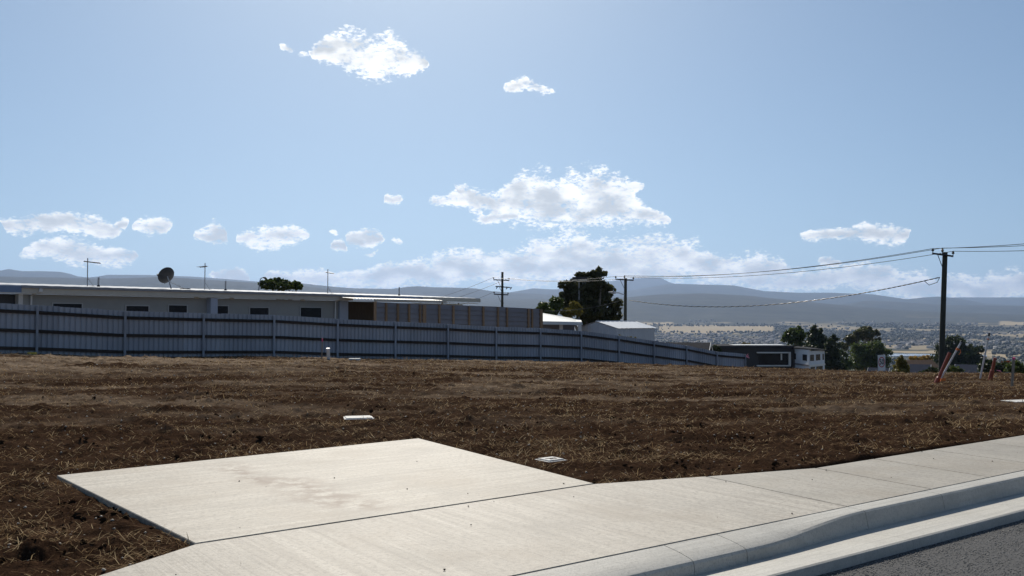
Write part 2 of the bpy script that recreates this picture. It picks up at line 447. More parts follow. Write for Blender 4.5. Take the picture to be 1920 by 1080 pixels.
# the fence line
FK = 0.0602; FS = 2.85
fth = R(49.745); FD = Vector((math.sin(fth), math.cos(fth), 0))
FY0 = FS * math.cos(fth) / FK
F0 = Vector(((69.4 - 960) / FPX * FY0, FY0, 0))
def fpost(k): return F0 + FD * (FS * k)
FTOP = {-3: 2.46, -2: 2.36, -1: 2.24, 0: 2.10, 1: 1.93, 2: 1.86, 3: 1.80, 4: 1.645, 5: 1.53, 6: 1.42, 7: 1.28, 8: 1.19, 9: 1.045, 10: .77, 11: .44, 12: .13, 13: -.28, 14: -.50}
FH = 1.68

# ------------------------------------------------------------------ soil height
ctrl = [(-3, 6, -.03), (0, 9, -.03), (-6, 9, -.02), (-5, 7, -.03), (-2, 13, -.02), (3, 9.8, -.04), (7.2, 12.8, -.05), (10, 16.4, -.10), (16, 21, -.22), (24, 27, -.42),
        (-10, 14, .06), (-4, 20, .10), (2, 20, -.02), (8, 22, -.14), (-16, 20, .25), (14.6, 26.5, -.34), (17, 31.5, -.44), (-25, 28, .55), (-6, 28, .17), (3, 30, -.12)]
for k in range(-3, 11):
    p = fpost(k); ctrl.append((p.x, p.y, FTOP[k] - FH + .03))
for (px, py, Y) in ((1250, 687, 44), (1400, 690, 42), (1500, 694, 40), (1600, 697, 38), (1765, 700.5, 36), (1920, 702, 34), (2100, 704, 33)):
    p = atY(px, py, Y); ctrl.append((p.x, p.y, p.z))
for (px, Y, z) in ((1250, 52, -1.9), (1400, 52, -2.2), (1600, 50, -2.3), (1765, 50, -2.5), (1950, 48, -2.5), (1400, 62, -3.6), (1700, 62, -3.9), (2050, 60, -3.9)):
    p = atY(px, 600, Y); ctrl.append((p.x, p.y, z))
for (px, Y, z) in ((300, 60, .3), (700, 66, -.4), (1000, 70, -1.6), (-100, 55, .8)):
    p = atY(px, 600, Y); ctrl.append((p.x, p.y, z))
ctrl = np.array(ctrl)
def _tps(r2): return np.where(r2 > 0, r2 * np.log(np.maximum(r2, 1e-12)) * .5, 0)
_n = len(ctrl)
_K = _tps(((ctrl[:, None, :2] - ctrl[None, :, :2]) ** 2).sum(-1)) + np.eye(_n) * 2.0
_P = np.c_[np.ones(_n), ctrl[:, :2]]
_sol = np.linalg.solve(np.block([[_K, _P], [_P.T, np.zeros((3, 3))]]), np.r_[ctrl[:, 2], 0, 0, 0])
def base_z(x, y):
    x = np.asarray(x, float); y = np.asarray(y, float); s = _sol[_n] + _sol[_n + 1] * x + _sol[_n + 2] * y
    for i in range(_n): s = s + _sol[i] * _tps((x - ctrl[i, 0]) ** 2 + (y - ctrl[i, 1]) ** 2)
    return s
# paved outline (soil sinks under it)
pave = [PL, PA, PB, PC, PD, PE, tu(J[-1], BACK), tu(J[-1], 6), tu(-14, 6), tu(-14, -1.5)]
PV = np.array([(p.x, p.y) for p in pave])
def pave_dist(x, y):               # signed: negative inside the paving
    d = np.full(x.shape, 1e9); inside = np.zeros(x.shape, bool)
    for i in range(len(PV)):
        a, b = PV[i], PV[(i + 1) % len(PV)]; e = b - a
        t = np.clip(((x - a[0]) * e[0] + (y - a[1]) * e[1]) / (e @ e), 0, 1)
        d = np.minimum(d, np.hypot(x - a[0] - t * e[0], y - a[1] - t * e[1]))
        c = ((a[1] > y) != (b[1] > y)) & (x < (b[0] - a[0]) * (y - a[1]) / (b[1] - a[1] + 1e-12) + a[0])
        inside ^= c
    return np.where(inside, -d, d)
def rough_z(x, y, r):
    xr, yr = x * .92 + y * .38, y * .92 - x * .38                 # grader passes run roughly across the view
    f1 = 1 - sstep(30, 50, r) * .5
    z = (fbm(xr * .35, yr * 1.1, 3, 3) - .5) * .10 * f1
    z += (fbm(xr * .55, yr * 3.4, 21, 3) - .5) * .105
    z += (fbm(x * 1.9, y * 1.9, 27, 3) - .5) * .05
    lump = fbm(x * 4.2, y * 4.2, 41, 3)
    z += np.clip(lump - .52, 0, 1) ** 1.3 * .30 * (0.35 + fbm(x * .5, y * .5, 57, 2))
    z += (fbm(x * 14, y * 14, 71, 3, .6) - .5) * .060 * (1 - sstep(20, 34, r) * .4)
    z += (vnoise(x * 45, y * 45, 91) - .5) * .022 * (1 - sstep(9, 16, r))
    return z
LIDS = [at(1033, 857, -.02), at(672, 780.5, .04), at(1912, 757.5, -.2)]
def soil_z(x, y):
    r = np.hypot(x, y); d = pave_dist(x, y)
    fence_near = np.abs((x - F0.x) * -FD.y + (y - F0.y) * FD.x)
    amp = sstep(-.05, .35, d) * (.35 + .65 * sstep(.2, 2.0, fence_near))
    for q_ in LIDS: amp = amp * sstep(.25, .8, np.hypot(x - q_.x, y - q_.y)) + .0
    flat = np.ones_like(x)
    for q_ in LIDS: flat = flat * sstep(.25, .7, np.hypot(x - q_.x, y - q_.y))
    z = base_z(x, y) + rough_z(x, y, r) * (.25 + .75 * amp) * flat
    z = np.where(d < .25, np.minimum(z, -.018 + np.clip(d, 0, 1) * .24), z)
    return np.where(d < 0, np.minimum(z, -.05) - sstep(0, .12, -d) * .16, z)

# soil sheet (finer close by)
na, nr = 820, 620
A_ = np.radians(np.linspace(-47, 47, na)); R_ = np.exp(np.linspace(math.log(4.2), math.log(66), nr))
RR, AA = np.meshgrid(R_, A_, indexing='ij')
X_, Y_ = RR * np.sin(AA), RR * np.cos(AA)
Z_ = soil_z(X_, Y_)
idx = np.arange(na * nr).reshape(nr, na)
F_ = np.stack([idx[:-1, :-1], idx[:-1, 1:], idx[1:, 1:], idx[1:, :-1]], -1).reshape(-1, 4)
# dry crusted earth along the fence, freshly turned earth elsewhere
fd = (X_ - F0.x) * -FD.y + (Y_ - F0.y) * FD.x                       # negative on the camera's side
xs_, ys_ = X_ * .92 + Y_ * .38, Y_ * .92 - X_ * .38
dry = sstep(-11, -3, fd) * sstep(8, -6, X_) * sstep(.34, .50, fbm(xs_ * .25, ys_ * 1.2, 5, 4)) * 1.2
dry = dry + .35 * sstep(.50, .72, fbm(xs_ * .3, ys_ * 3.0, 19, 4)) * sstep(14, 22, RR)
dry = dry + .5 * sstep(.52, .70, fbm(X_ * .35, Y_ * .9, 15, 4)) * sstep(12, 4, X_) * sstep(11, 19, RR)
m = bpy.data.materials.new('soil'); m.use_nodes = True; MATS['soil'] = m
nt = m.node_tree; p = nt.nodes['Principled BSDF']; p.inputs['Roughness'].default_value = .95; p.inputs['Specular IOR Level'].default_value = 0.0
N = nt.nodes.new; L = nt.links.new
tcn = N('ShaderNodeTexCoord')
def _nz(sc, det, ro=.6):
    n = N('ShaderNodeTexNoise'); n.inputs['Scale'].default_value = sc; n.inputs['Detail'].default_value = det; n.inputs['Roughness'].default_value = ro
    L(tcn.outputs['Object'], n.inputs['Vector']); return n.outputs['Fac']
def _mr(v, a, b, c=0, d=1):
    n = N('ShaderNodeMapRange'); n.inputs[1].default_value = a; n.inputs[2].default_value = b; n.inputs[3].default_value = c; n.inputs[4].default_value = d
    L(v, n.inputs[0]); return n.outputs[0]
def _mix(f, a, b):
    n = N('ShaderNodeMix'); n.data_type = 'RGBA'; L(f, n.inputs['Factor'])
    for k, v in (('A', a), ('B', b)):
        if isinstance(v, tuple): n.inputs[k].default_value = (*v, 1)
        else: L(v, n.inputs[k])
    return n.outputs['Result']
att = N('ShaderNodeAttribute'); att.attribute_name = 'tint'
c = _mix(_mr(_nz(1.2, 6), .35, .65), (.027, .0155, .0102), (.051, .0305, .0195))
c = _mix(_mr(_nz(9, 6, .75), .50, .62, 0, .55), c, (.018, .010, .0065))
c = _mix(_mr(_nz(22, 5, .7), .52, .70, 0, .7), c, (.095, .055, .032))
c = _mix(_mr(_nz(70, 3, .7), .60, .75, 0, .5), c, (.20, .13, .075))
dm = N('ShaderNodeMath'); dm.operation = 'MULTIPLY'; L(att.outputs['Fac'], dm.inputs[0]); L(_mr(_nz(3.5, 6, .7), .30, .55), dm.inputs[1])
c = _mix(dm.outputs[0], c, (.23, .175, .125))
L(c, p.inputs['Base Color'])
bn = N('ShaderNodeBump'); bn.inputs['Strength'].default_value = .8; bn.inputs['Distance'].default_value = .03
L(_nz(38, 6, .7), bn.inputs['Height']); L(bn.outputs[0], p.inputs['Normal'])
soil = np_mesh('dirt_lot', np.stack([X_, Y_, Z_], -1).reshape(-1, 3), F_, 'soil', tint=np.clip(dry, 0, 1).ravel())
tag(soil, 'graded bare brown soil of the empty building lot', kind='structure')

# ------------------------------------------------------------------ paving
concrete('concrete_drive', (.48, .44, .362), (.325, .285, .225), (T2.x, T2.y),
         stain=((at(400, 868).x, at(400, 868).y), (at(720, 962).x, at(720, 962).y), .34))
concrete('concrete_path', (.475, .435, .362), (.32, .283, .228), (U2.x, U2.y))
concrete('concrete_panel', (.40, .362, .297), (.33, .30, .245), (U2.x, U2.y))
concrete('concrete_kerb', (.52, .50, .445), (.45, .43, .38), (T2.x, T2.y), mott=.4)
def shrink(poly, g=.004):
    P = [Vector((q[0], q[1])) for q in poly]; n = len(P); out = []
    for i in range(n):
        d1 = (P[i] - P[i - 1]).normalized(); d2 = (P[(i + 1) % n] - P[i]).normalized()
        n1 = Vector((-d1.y, d1.x)); n2 = Vector((-d2.y, d2.x)); q = P[i] + (n1 + n2) * g / max(.3, 1 + n1.dot(n2)); out.append((q.x, q.y))
    return out
def ccw(poly):
    a = sum(poly[i - 1][0] * poly[i][1] - poly[i][0] * poly[i - 1][1] for i in range(len(poly)))
    return poly if a > 0 else poly[::-1]
def slab(name, pts, m, parent, z=0.0, bev=.006, thick=.13, g=.004):
    return MB().prism(shrink(ccw([(q.x, q.y) for q in pts]), g), z - thick, z, bev).build(name, m, parent)
drive = slab('driveway', [PA, PB, PC, PD], 'concrete_drive', None, .004, g=.007)
tag(drive, 'pale broom finished concrete driveway slab ending in the soil', kind='structure')
path = empty('footpath', tu(0, 0)); tag(path, 'pale concrete footpath along the kerb', kind='structure')
def world_child(o, parent):
    o.parent = parent; o.matrix_parent_inverse = parent.matrix_world.inverted(); return o
bpy.context.view_layer.update()
TL = -3.2
for pts, m in [([PL, PA, PD, PE, tu(J[0], BACK - .0), tu(J[0], 0), tu(TL, 0), tu(TL, -1.56)], 'concrete_path')]:
    pts = [PL, PA, PD, PE, tu(J[0], 0), tu(TL, 0), tu(TL, to_tu(PL)[1])]
    world_child(slab('crossing_slab', pts, m, None, g=.007), path)
for t0, t1 in [(TL - 1.5 * (i + 1), TL - 1.5 * i) for i in range(5)]:
    world_child(slab('path_slab', [tu(t0, 0), tu(t1, 0), tu(t1, -1.5), tu(t0, -1.5)], 'concrete_panel', None), path)
eT, eU = to_tu(PE)
for i in range(len(J) - 1):
    b0 = Vector(PE) if i == 0 else tu(J[i] - (J[0] - eT) * 1.0, BACK)
    b1 = tu(J[i + 1] - (J[0] - eT) * 1.0, BACK)
    world_child(slab('path_slab', [tu(J[i], 0), tu(J[i + 1], 0), b1, b0], 'concrete_panel', None, g=.012), path)

# kerb and gutter
T_LOW, T_FULL = t_of(1445, 1040, -.1), t_of(1622, 957)
def kerb_section(k):
    lp = lambda a, b: a + (b - a) * k
    return [(.004, lp(-.004, 0)), (lp(.14, .135), lp(-.022, 0)), (lp(.25, .160), lp(-.046, -.003)), (lp(.275, .176), lp(-.058, -.016)), (lp(.286, .182), lp(-.078, -.04)), (lp(.292, .205), -.15), (lp(.292, .235), -.32), (.004, -.32)]
def sweep(ts, secf, name, m, parent, jit=0):
    b = MB(); n = len(secf(ts[0]))
    for t in ts:
        for (u, z) in secf(t): b.v.append(tuple(tu(t, u, z)))
    for i in range(len(ts) - 1):
        for k in range(n):
            k2 = (k + 1) % n
            b.f.append((i * n + k, (i + 1) * n + k, (i + 1) * n + k2, i * n + k2))
    b.f.append(tuple(range(n))); e = (len(ts) - 1) * n; b.f.append(tuple(e + k for k in range(n))[::-1])
    o_ = b.build(name, m, smooth=True); o_.data.set_sharp_from_angle(angle=R(17))
    return world_child(o_, parent)
kerb = empty('kerb', tu(0, 0)); tag(kerb, 'concrete kerb and gutter with a dropped crossing', kind='structure')
bpy.context.view_layer.update()
kk = lambda t: kerb_section(float(sstep(T_LOW, T_FULL - .02, t)) if t < T_FULL else 1.0)
cuts = [-9, -6.5, -4, -1.8, t_of(1240, 1020), t_of(1335, 999), T_FULL, t_of(1758, 925, 0)]
stp = cuts[-1] - cuts[-2]
while cuts[-1] < 26: cuts.append(cuts[-1] + max(stp, 1.1) * 2)
for a, b in zip(cuts[:-1], cuts[1:]):
    n = 30 if a < T_FULL <= b + .01 else 2
    sweep([a + .003 + (b - a - .006) * i / (n - 1) for i in range(n)], kk, 'kerb_segment', 'concrete_kerb', kerb)
tray = lambda t: [(.150, -.152), (.300, -.150), (.42, -.140), (.655, -.122), (.672, -.130), (.676, -.150), (.676, -.36), (.150, -.36)]
gc = [-9, -6, -3, t_of(1330, 1075, -.12), t_of(1700, 1010, -.13)]
gs = gc[-1] - gc[-2]
while gc[-1] < 26: gc.append(gc[-1] + max(1.2, gs))
for a, b in zip(gc[:-1], gc[1:]): sweep([a + .0015, b - .0015], tray, 'gutter_segment', 'concrete_kerb', kerb)

# road: sheet with a slightly open texture
rt, ru = np.meshgrid(np.linspace(-9, 26, 240), np.linspace(.66, 9, 160), indexing='ij')
rz = -.205 + (vnoise(rt * 30, ru * 30, 5) - .5) * .004 - (ru - .66) * -.012
RV = np.stack([O0.x + T2.x * rt + U2.x * ru, O0.y + T2.y * rt + U2.y * ru, rz], -1).reshape(-1, 3)
ix = np.arange(240 * 160).reshape(240, 160)
road = np_mesh('road', RV, np.stack([ix[:-1, :-1], ix[1:, :-1], ix[1:, 1:], ix[:-1, 1:]], -1).reshape(-1, 4)[:, ::-1], 'asphalt')
tag(road, 'coarse dark grey asphalt road', kind='structure')
g = np.random.default_rng(4)
# loose stones of the seal, only where they can be told apart
def rocks(name, P, size, m, seed, flat=.7, tintv=None):
    """many little faceted stones joined as one"""
    rg = np.random.default_rng(seed); n = len(P)
    base = np.array([(1, 0, 0), (-1, 0, 0), (0, 1, 0), (0, -1, 0), (0, 0, 1), (0, 0, -1)], float)
    fc = np.array([(0, 2, 4), (2, 1, 4), (1, 3, 4), (3, 0, 4), (2, 0, 5), (1, 2, 5), (3, 1, 5), (0, 3, 5)])
    V = base[None] * (1 + rg.uniform(-.4, .4, (n, 6, 1))) + rg.uniform(-.25, .25, (n, 6, 3))
    a = rg.uniform(0, 6.28, n); ca, sa_ = np.cos(a), np.sin(a)
    x = V[..., 0] * ca[:, None] - V[..., 1] * sa_[:, None]; y = V[..., 0] * sa_[:, None] + V[..., 1] * ca[:, None]
    V = np.stack([x, y, V[..., 2] * flat], -1) * np.asarray(size)[:, None, None] + np.asarray(P)[:, None, :]
    F = (fc[None] + (np.arange(n) * 6)[:, None, None]).reshape(-1, 3)
    return np_mesh(name, V.reshape(-1, 3), F, m)
n = 42000
t_ = g.uniform(-.5, 9, n); u_ = .69 + g.uniform(0, 1, n) ** 1.3 * 2.2
P_ = np.stack([O0.x + T2.x * t_ + U2.x * u_, O0.y + T2.y * t_ + U2.y * u_, -.205 + (u_ - .66) * .012 + .001 + 0 * t_], -1)
o = rocks('road_chippings', P_, g.uniform(.003, .008, n), 'chipping', 6, .7)
tag(o, 'coarse grey stone chippings bedded in the road surface', 'chippings', kind='stuff')
n = 70
t_ = g.uniform(-3, 8, n); u_ = g.uniform(-4.5, .25, n); q = np.stack([O0.x + T2.x * t_ + U2.x * u_, O0.y + T2.y * t_ + U2.y * u_], -1)
keep = pave_dist(q[:, 0], q[:, 1]) < -.03; q = q[keep]; u_ = u_[keep]
q = q[u_ < -.01]
o = rocks('dirt_crumbs', np.c_[q, np.full(len(q), .009)], g.uniform(.003, .011, len(q)), 'dark_stone', 8)
tag(o, 'dark crumbs of soil scattered over the pale concrete', 'crumbs', kind='stuff')

# ------------------------------------------------------------------ clods, stones and straw lying on the lot
def scatter(n, rmin, rmax, seed, power=1.0, amin=-36, amax=36):
    rg = np.random.default_rng(seed); a = np.radians(rg.uniform(amin, amax, n)); r = rmin + (rmax - rmin) * rg.uniform(0, 1, n) ** power
    x, y = r * np.sin(a), r * np.cos(a); k = pave_dist(x, y) > .0
    f_ = (x - F0.x) * -FD.y + (y - F0.y) * FD.x
    k &= f_ < -.25
    return x[k], y[k], rg
x, y, rg = scatter(30000, 5.5, 34, 31, 1.2)
k = (fbm(x * 1.1, y * 1.9, 33, 4) > .56) & (rg.uniform(0, 1, len(x)) < np.interp(np.hypot(x, y), [6, 11, 18], [1, .6, .15])); x, y = x[k], y[k]
s = .006 + rg.exponential(.010, len(x)); s = np.clip(s, 0, .05)
o = rocks('soil_clods', np.stack([x, y, soil_z(x, y) + s * .25], -1), s, 'soil', 32, .75)
tag(o, 'dark loose clods of earth lying over the lot', 'clods', kind='stuff')
x, y, rg = scatter(3600, 6, 40, 41, .9)
o = rocks('pale_pebbles', np.stack([x, y, soil_z(x, y) + .004], -1), rg.uniform(.005, .013, len(x)) * (1 + np.hypot(x, y) / 26), 'pale_stone', 42, .7)
tag(o, 'small pale pebbles strewn over the brown soil', 'pebbles', kind='stuff')
x, y, rg = scatter(260000, 5.2, 40, 51, 1.15)
dp = pave_dist(x, y); r0_ = np.hypot(x, y)
dens = sstep(.50, .74, fbm(x * .9, y * 1.5, 53, 4)) * np.interp(r0_, [8, 16], [1.1, .45]) + .16 * sstep(9, 16, r0_) + .6 * sstep(2.2, .1, dp) * sstep(.45, .68, fbm(x * 2, y * 2, 58, 3)) + .07
k = rg.uniform(0, 1, len(x)) < np.clip(dens, 0, 1) * .95; x, y = x[k], y[k]; n = len(x)
r = np.hypot(x, y); ln = rg.uniform(.025, .12, n) * (1 + r / 60); wd = rg.uniform(.0007, .0017, n) * (.75 + r / 9)
a = rg.uniform(0, 6.283, n); tilt = np.abs(rg.normal(0, .32, n)); z = soil_z(x, y) + .006
dx, dy, dz = np.cos(a) * np.cos(tilt), np.sin(a) * np.cos(tilt), np.sin(tilt)
sx, sy = -np.sin(a), np.cos(a); bend = rg.uniform(-.15, .15, n)
p0 = np.stack([x, y, z], -1); dv = np.stack([dx, dy, dz], -1) * ln[:, None]; sv = np.stack([sx, sy, 0 * sx], -1)
p1 = p0 + dv * .55 + sv * (bend * ln * .3)[:, None] + np.array([0, 0, 1]) * (.05 * ln)[:, None]; p2 = p0 + dv
w = sv * wd[:, None]
V = np.stack([p0 - w, p0 + w, p1 + w, p1 - w, p2 + w * .5, p2 - w * .5], 1).reshape(-1, 3)
b6 = np.arange(n) * 6
F = np.concatenate([np.stack([b6, b6 + 1, b6 + 2, b6 + 3], -1), np.stack([b6 + 3, b6 + 2, b6 + 4, b6 + 5], -1)])
tn = np.repeat(rg.uniform(0, 1, n) ** 2, 6)
o = np_mesh('straw', V, F, 'straw', tint=tn)
tag(o, 'dry straw stalks strewn over the turned soil', 'straw', kind='stuff')
print('straw', n)

# ------------------------------------------------------------------ far country
def prof(pts):
    xs = np.array([p[0] for p in pts], float); ys = np.array([p[1] for p in pts], float)
    return lambda px: np.interp(px, xs, ys)
RIDGES = [  # distance, width towards us, crest line in the photograph
 (9000, 2300, prof([(-400, 540), (0, 519), (100, 521), (200, 523), (300, 521), (420, 528), (480, 531), (560, 536), (640, 545), (760, 556), (900, 560), (1090, 561), (1180, 558), (1240, 553), (1314, 551), (1403, 555), (1492, 564), (1600, 574), (1700, 582), (1800, 586), (1920, 590), (2300, 592)])),
 (11800, 2300, prof([(-400, 530), (0, 531), (560, 531), (595, 535), (635, 539), (665, 541), (735, 542), (765, 538), (785, 537), (815, 539), (845, 539.5), (890, 541), (920, 546), (960, 549), (1100, 556), (1500, 575), (1560, 573), (1596, 569), (1623, 564), (1681, 566), (1758, 571), (1920, 574), (2300, 570)])),
 (15200, 2600, prof([(-400, 512), (0, 508), (15, 505), (40, 509), (75, 509), (110, 510), (130, 514), (145, 519), (165, 521), (185, 519), (200, 516), (280, 516), (330, 518), (360, 519), (420, 523), (480, 528), (560, 534), (700, 548), (900, 556), (960, 548), (1000, 541), (1040, 543), (1090, 549), (1180, 545), (1255, 532), (1374, 535), (1433, 546), (1493, 549), (1560, 549), (1635, 552), (1700, 561), (1730, 558), (1760, 556), (1800, 560), (1849, 569), (1920, 573), (2300, 570)])),
 (20000, 3000, prof([(-400, 530), (900, 560), (1000, 548), (1100, 535), (1136, 528), (1195, 522), (1230, 521), (1243, 523), (1256, 530), (1300, 541), (1500, 565), (1640, 564), (1740, 559), (1800, 558), (1920, 558), (2300, 556)]))]
FLOOR = [(0, 0), (1500, -88), (2350, -88), (3400, -80), (5000, -51), (6500, -14), (8000, 10), (12000, 40), (40000, 60)]
def far_z(x, y):
    r = np.hypot(x, y); azm = np.arctan2(x, y); px = np.clip(960 + FPX * np.tan(np.clip(azm, -1.05, 1.05)), -400, 2300)
    right = sstep(-.02, .16, azm)
    near = -(r - 28) * .074 * (.25 + .75 * right) + .2
    near = np.where(r < 28, -.0 , near)
    slope = np.interp(r, [0, 300, 1500], [0, 1, 1])
    fl = np.interp(r, [f[0] for f in FLOOR], [f[1] for f in FLOOR])
    z = near * (1 - sstep(180, 900, r)) + fl * sstep(180, 900, r)
    wav = (fbm(x / 700, y / 700, 201, 4) - .5)
    z = z + wav * 26 * sstep(2600, 4500, r)
    for i, (D, W, pf) in enumerate(RIDGES):
        cr = np.cos(np.clip(azm, -1.05, 1.05))
        crest = EYE + (600 - pf(px)) / FPX * D * cr
        Dw = D * (1 + (fbm(azm * 9, azm * 0 + i, 210 + i, 2) - .5) * .10)
        # keep the crest line where the eye sees it although the ridge wanders in distance
        crest = EYE + (crest - EYE) * Dw / D
        t = (r - Dw) / W
        sh = np.where(t < 0, np.exp(-(t * 1.0) ** 2), np.exp(-(t * .9) ** 2))
        spur = (fbm(x / 1500 + i * 7, y / 1500, 230 + i, 4) - .5)
        z = np.maximum(z, (crest + 60) * sh - 60 + spur * 150 * np.clip(-t, 0, 1) * sh - (1 - sh) * 40)
    return z
aF = np.radians(np.linspace(-48, 48, 640)); aB = np.radians(np.linspace(48, 312, 90))[1:-1]
AZ = np.concatenate([aF, aB, [aF[0] + 2 * math.pi]])
RF = np.concatenate([np.exp(np.linspace(math.log(3), math.log(60), 14))[:-1], np.exp(np.linspace(math.log(60), math.log(1500), 60))[:-1], np.exp(np.linspace(math.log(1500), math.log(26000), 330))])
RR, AA = np.meshgrid(RF, AZ, indexing='ij')
X_, Y_ = RR * np.sin(AA), RR * np.cos(AA)
Z_ = far_z(X_, Y_)
near = RR < 75
zz = base_z(X_[near], Y_[near]) - .6
Z_[near] = np.where(np.abs(AA[near]) < R(49), np.minimum(zz, Z_[near]), -.9)
Z_ = np.where(RR < 12, np.minimum(Z_, -1.0), Z_)
# ground cover: 0 scrub and forest, 1 dry pasture
px = 960 + FPX * np.tan(np.clip(AA, -1.2, 1.2)); py = 600 - (Z_ - EYE) / (RR * np.cos(np.clip(AA, -1.2, 1.2))) * FPX
cov = sstep(.50, .57, fbm(X_ / 300, Y_ / 420, 301, 4)) * sstep(6600, 5000, RR) * .75
cov = cov + .6 * sstep(.70, .74, fbm(X_ / 400, Y_ / 500, 311, 4)) * sstep(8000, 6500, RR)
cov = cov * sstep(.05, .14, AA)
jit = (fbm(X_ / 160, Y_ / 160, 321, 3) - .5) * 7
def patch(x0, x1, y0, y1): return ((px > x0) & (px < x1) & (py + jit > y0) & (py + jit < y1) & (RR > 1300)).astype(float)
cov = np.maximum(cov, patch(1235, 1450, 611, 624)); cov = np.maximum(cov, patch(1195, 1262, 603, 611)); cov = np.maximum(cov, patch(1872, 1960, 603, 611))
cov = np.maximum(cov, patch(1630, 1960, 657, 662)); cov = np.maximum(cov, patch(1780, 1960, 663, 669)); cov = np.maximum(cov, patch(1560, 1780, 634, 640))
cov = np.where(patch(1180, 1450, 626, 668) > 0, cov * .25, cov)
cov = np.where((RR < 1000), .35, cov)
idx = np.arange(X_.size).reshape(X_.shape)
F_ = np.stack([idx[:-1, :-1], idx[:-1, 1:], idx[1:, 1:], idx[1:, :-1]], -1).reshape(-1, 4)
mat('country', (.015, .019, .011), (.052, .052, .030), .006, .95, tint=(.34, .27, .165), spec=.1, detail=8)
terrain = np_mesh('terrain', np.stack([X_, Y_, Z_], -1).reshape(-1, 3), F_, 'country', tint=np.clip(cov, 0, 1).ravel(), smooth=True)
tag(terrain, 'wide valley of scrub and dry pasture rising to wooded ranges', kind='structure')
# river reach
mat('river_water', (.10, .13, .16), (.09, .12, .15), .01, .06, spec=.5)
rv = MB(); zr = -86.2
pts_far = [at(x_, y_, zr) for x_, y_ in ((1625, 665), (1665, 663), (1720, 662.3), (1780, 662.5), (1850, 664))]
pts_near = [at(x_, y_, zr) for x_, y_ in ((1625, 669.5), (1665, 668), (1720, 667), (1780, 667), (1850, 668))]
for i in range(4): rv.hexa([pts_near[i] - Vector((0, 0, 1)), pts_near[i + 1] - Vector((0, 0, 1)), pts_far[i + 1] - Vector((0, 0, 1)), pts_far[i] - Vector((0, 0, 1)), pts_near[i], pts_near[i + 1], pts_far[i + 1], pts_far[i]])
o = rv.build('river', 'river_water'); tag(o, 'pale reach of river down in the valley', kind='structure')

# trees and houses of the valley, too far and too many to count
def far_scatter(n, seed, rmin, rmax, a0=-31, a1=34):
    rg = np.random.default_rng(seed); r = np.exp(rg.uniform(math.log(rmin), math.log(rmax), n)); a = np.radians(rg.uniform(a0, a1, n))
    return r * np.sin(a), r * np.cos(a), r, rg
def blobs(name, x, y, z, s, m, seed, hgt=1.15):
    rg = np.random.default_rng(seed); n = len(x)
    ph = (1 + 5 ** .5) / 2
    ico = np.array([(-1, ph, 0), (1, ph, 0), (-1, -ph, 0), (1, -ph, 0), (0, -1, ph), (0, 1, ph), (0, -1, -ph), (0, 1, -ph), (ph, 0, -1), (ph, 0, 1), (-ph, 0, -1), (-ph, 0, 1)]) / 1.9
    fc = np.array([(0, 11, 5), (0, 5, 1), (0, 1, 7), (0, 7, 10), (0, 10, 11), (1, 5, 9), (5, 11, 4), (11, 10, 2), (10, 7, 6), (7, 1, 8), (3, 9, 4), (3, 4, 2), (3, 2, 6), (3, 6, 8), (3, 8, 9), (4, 9, 5), (2, 4, 11), (6, 2, 10), (8, 6, 7), (9, 8, 1)])
    V = ico[None] * rg.uniform(.6, 1.3, (n, 12, 1)) * s[:, None, None]; V[..., 2] *= hgt
    V += np.stack([x, y, z + s * .6], -1)[:, None, :]
    return np_mesh(name, V.reshape(-1, 3), (fc[None] + (np.arange(n) * 12)[:, None, None]).reshape(-1, 3), m)
x, y, r, rg = far_scatter(31000, 71, 1100, 5900, 4, 47)
k = fbm(x / 300, y / 420, 301, 4) < .49
k |= rg.uniform(0, 1, len(x)) < .06
pxx = 960 + FPX * x / y; zz = far_z(x, y); pyy = 600 - (zz - EYE) / y * FPX
k &= ~((pxx > 1235) & (pxx < 1450) & (pyy > 612) & (pyy < 623) & (rg.uniform(0, 1, len(x)) > .03))
k &= ~((pxx > 1610) & (pxx < 1860) & (pyy > 655) & (pyy < 679))
x, y, r, zz = x[k], y[k], r[k], zz[k]; s = rg.uniform(3.0, 7, len(x))
o = blobs('valley_trees', x, y, zz, s, 'far_tree', 74); tag(o, 'dark far woodland of the valley, too many trees to count', 'woodland', kind='stuff')
x, y, r, rg = far_scatter(7400, 81, 2000, 7000, 5, 47)
pxx = 960 + FPX * x / y; zz = far_z(x, y); pyy = 600 - (zz - EYE) / y * FPX
town = ((pxx > 1215) & (pxx < 1470) & (pyy > 626) & (pyy < 652) & (rg.uniform(0, 1, len(x)) < .9)) | ((pxx > 1290) & (pxx < 1350) & (pyy > 600) & (pyy < 606)) \
     | ((pxx > 1560) & (pyy > 606) & (pyy < 656) & (fbm(x / 500, y / 500, 85, 3) > .60)) | ((pxx > 1540) & (pyy > 640) & (pyy < 656) & (rg.uniform(0, 1, len(x)) < .22)) | (rg.uniform(0, 1, len(x)) < .02)
town &= ~((pxx > 1235) & (pxx < 1450) & (pyy > 611) & (pyy < 624)) & ~((pyy > 655) & (pyy < 672))
x, y, zz = x[town], y[town], zz[town]; n = len(x)
L_ = rg.uniform(6, 12, n); W_ = rg.uniform(4.5, 7, n); H_ = rg.uniform(3, 6, n); ang = rg.uniform(0, 3.14, n)
q = np.array([(-1, -1, 0), (1, -1, 0), (1, 1, 0), (-1, 1, 0), (-1, -1, 1), (1, -1, 1), (1, 1, 1), (-1, 1, 1), (-1, 0, 1.55), (1, 0, 1.55)], float)
V = q[None] * np.stack([L_, W_, H_], -1)[:, None, :]; ca, sa_ = np.cos(ang)[:, None], np.sin(ang)[:, None]
V = np.stack([V[..., 0] * ca - V[..., 1] * sa_ + x[:, None], V[..., 0] * sa_ + V[..., 1] * ca + y[:, None], V[..., 2] + zz[:, None]], -1)
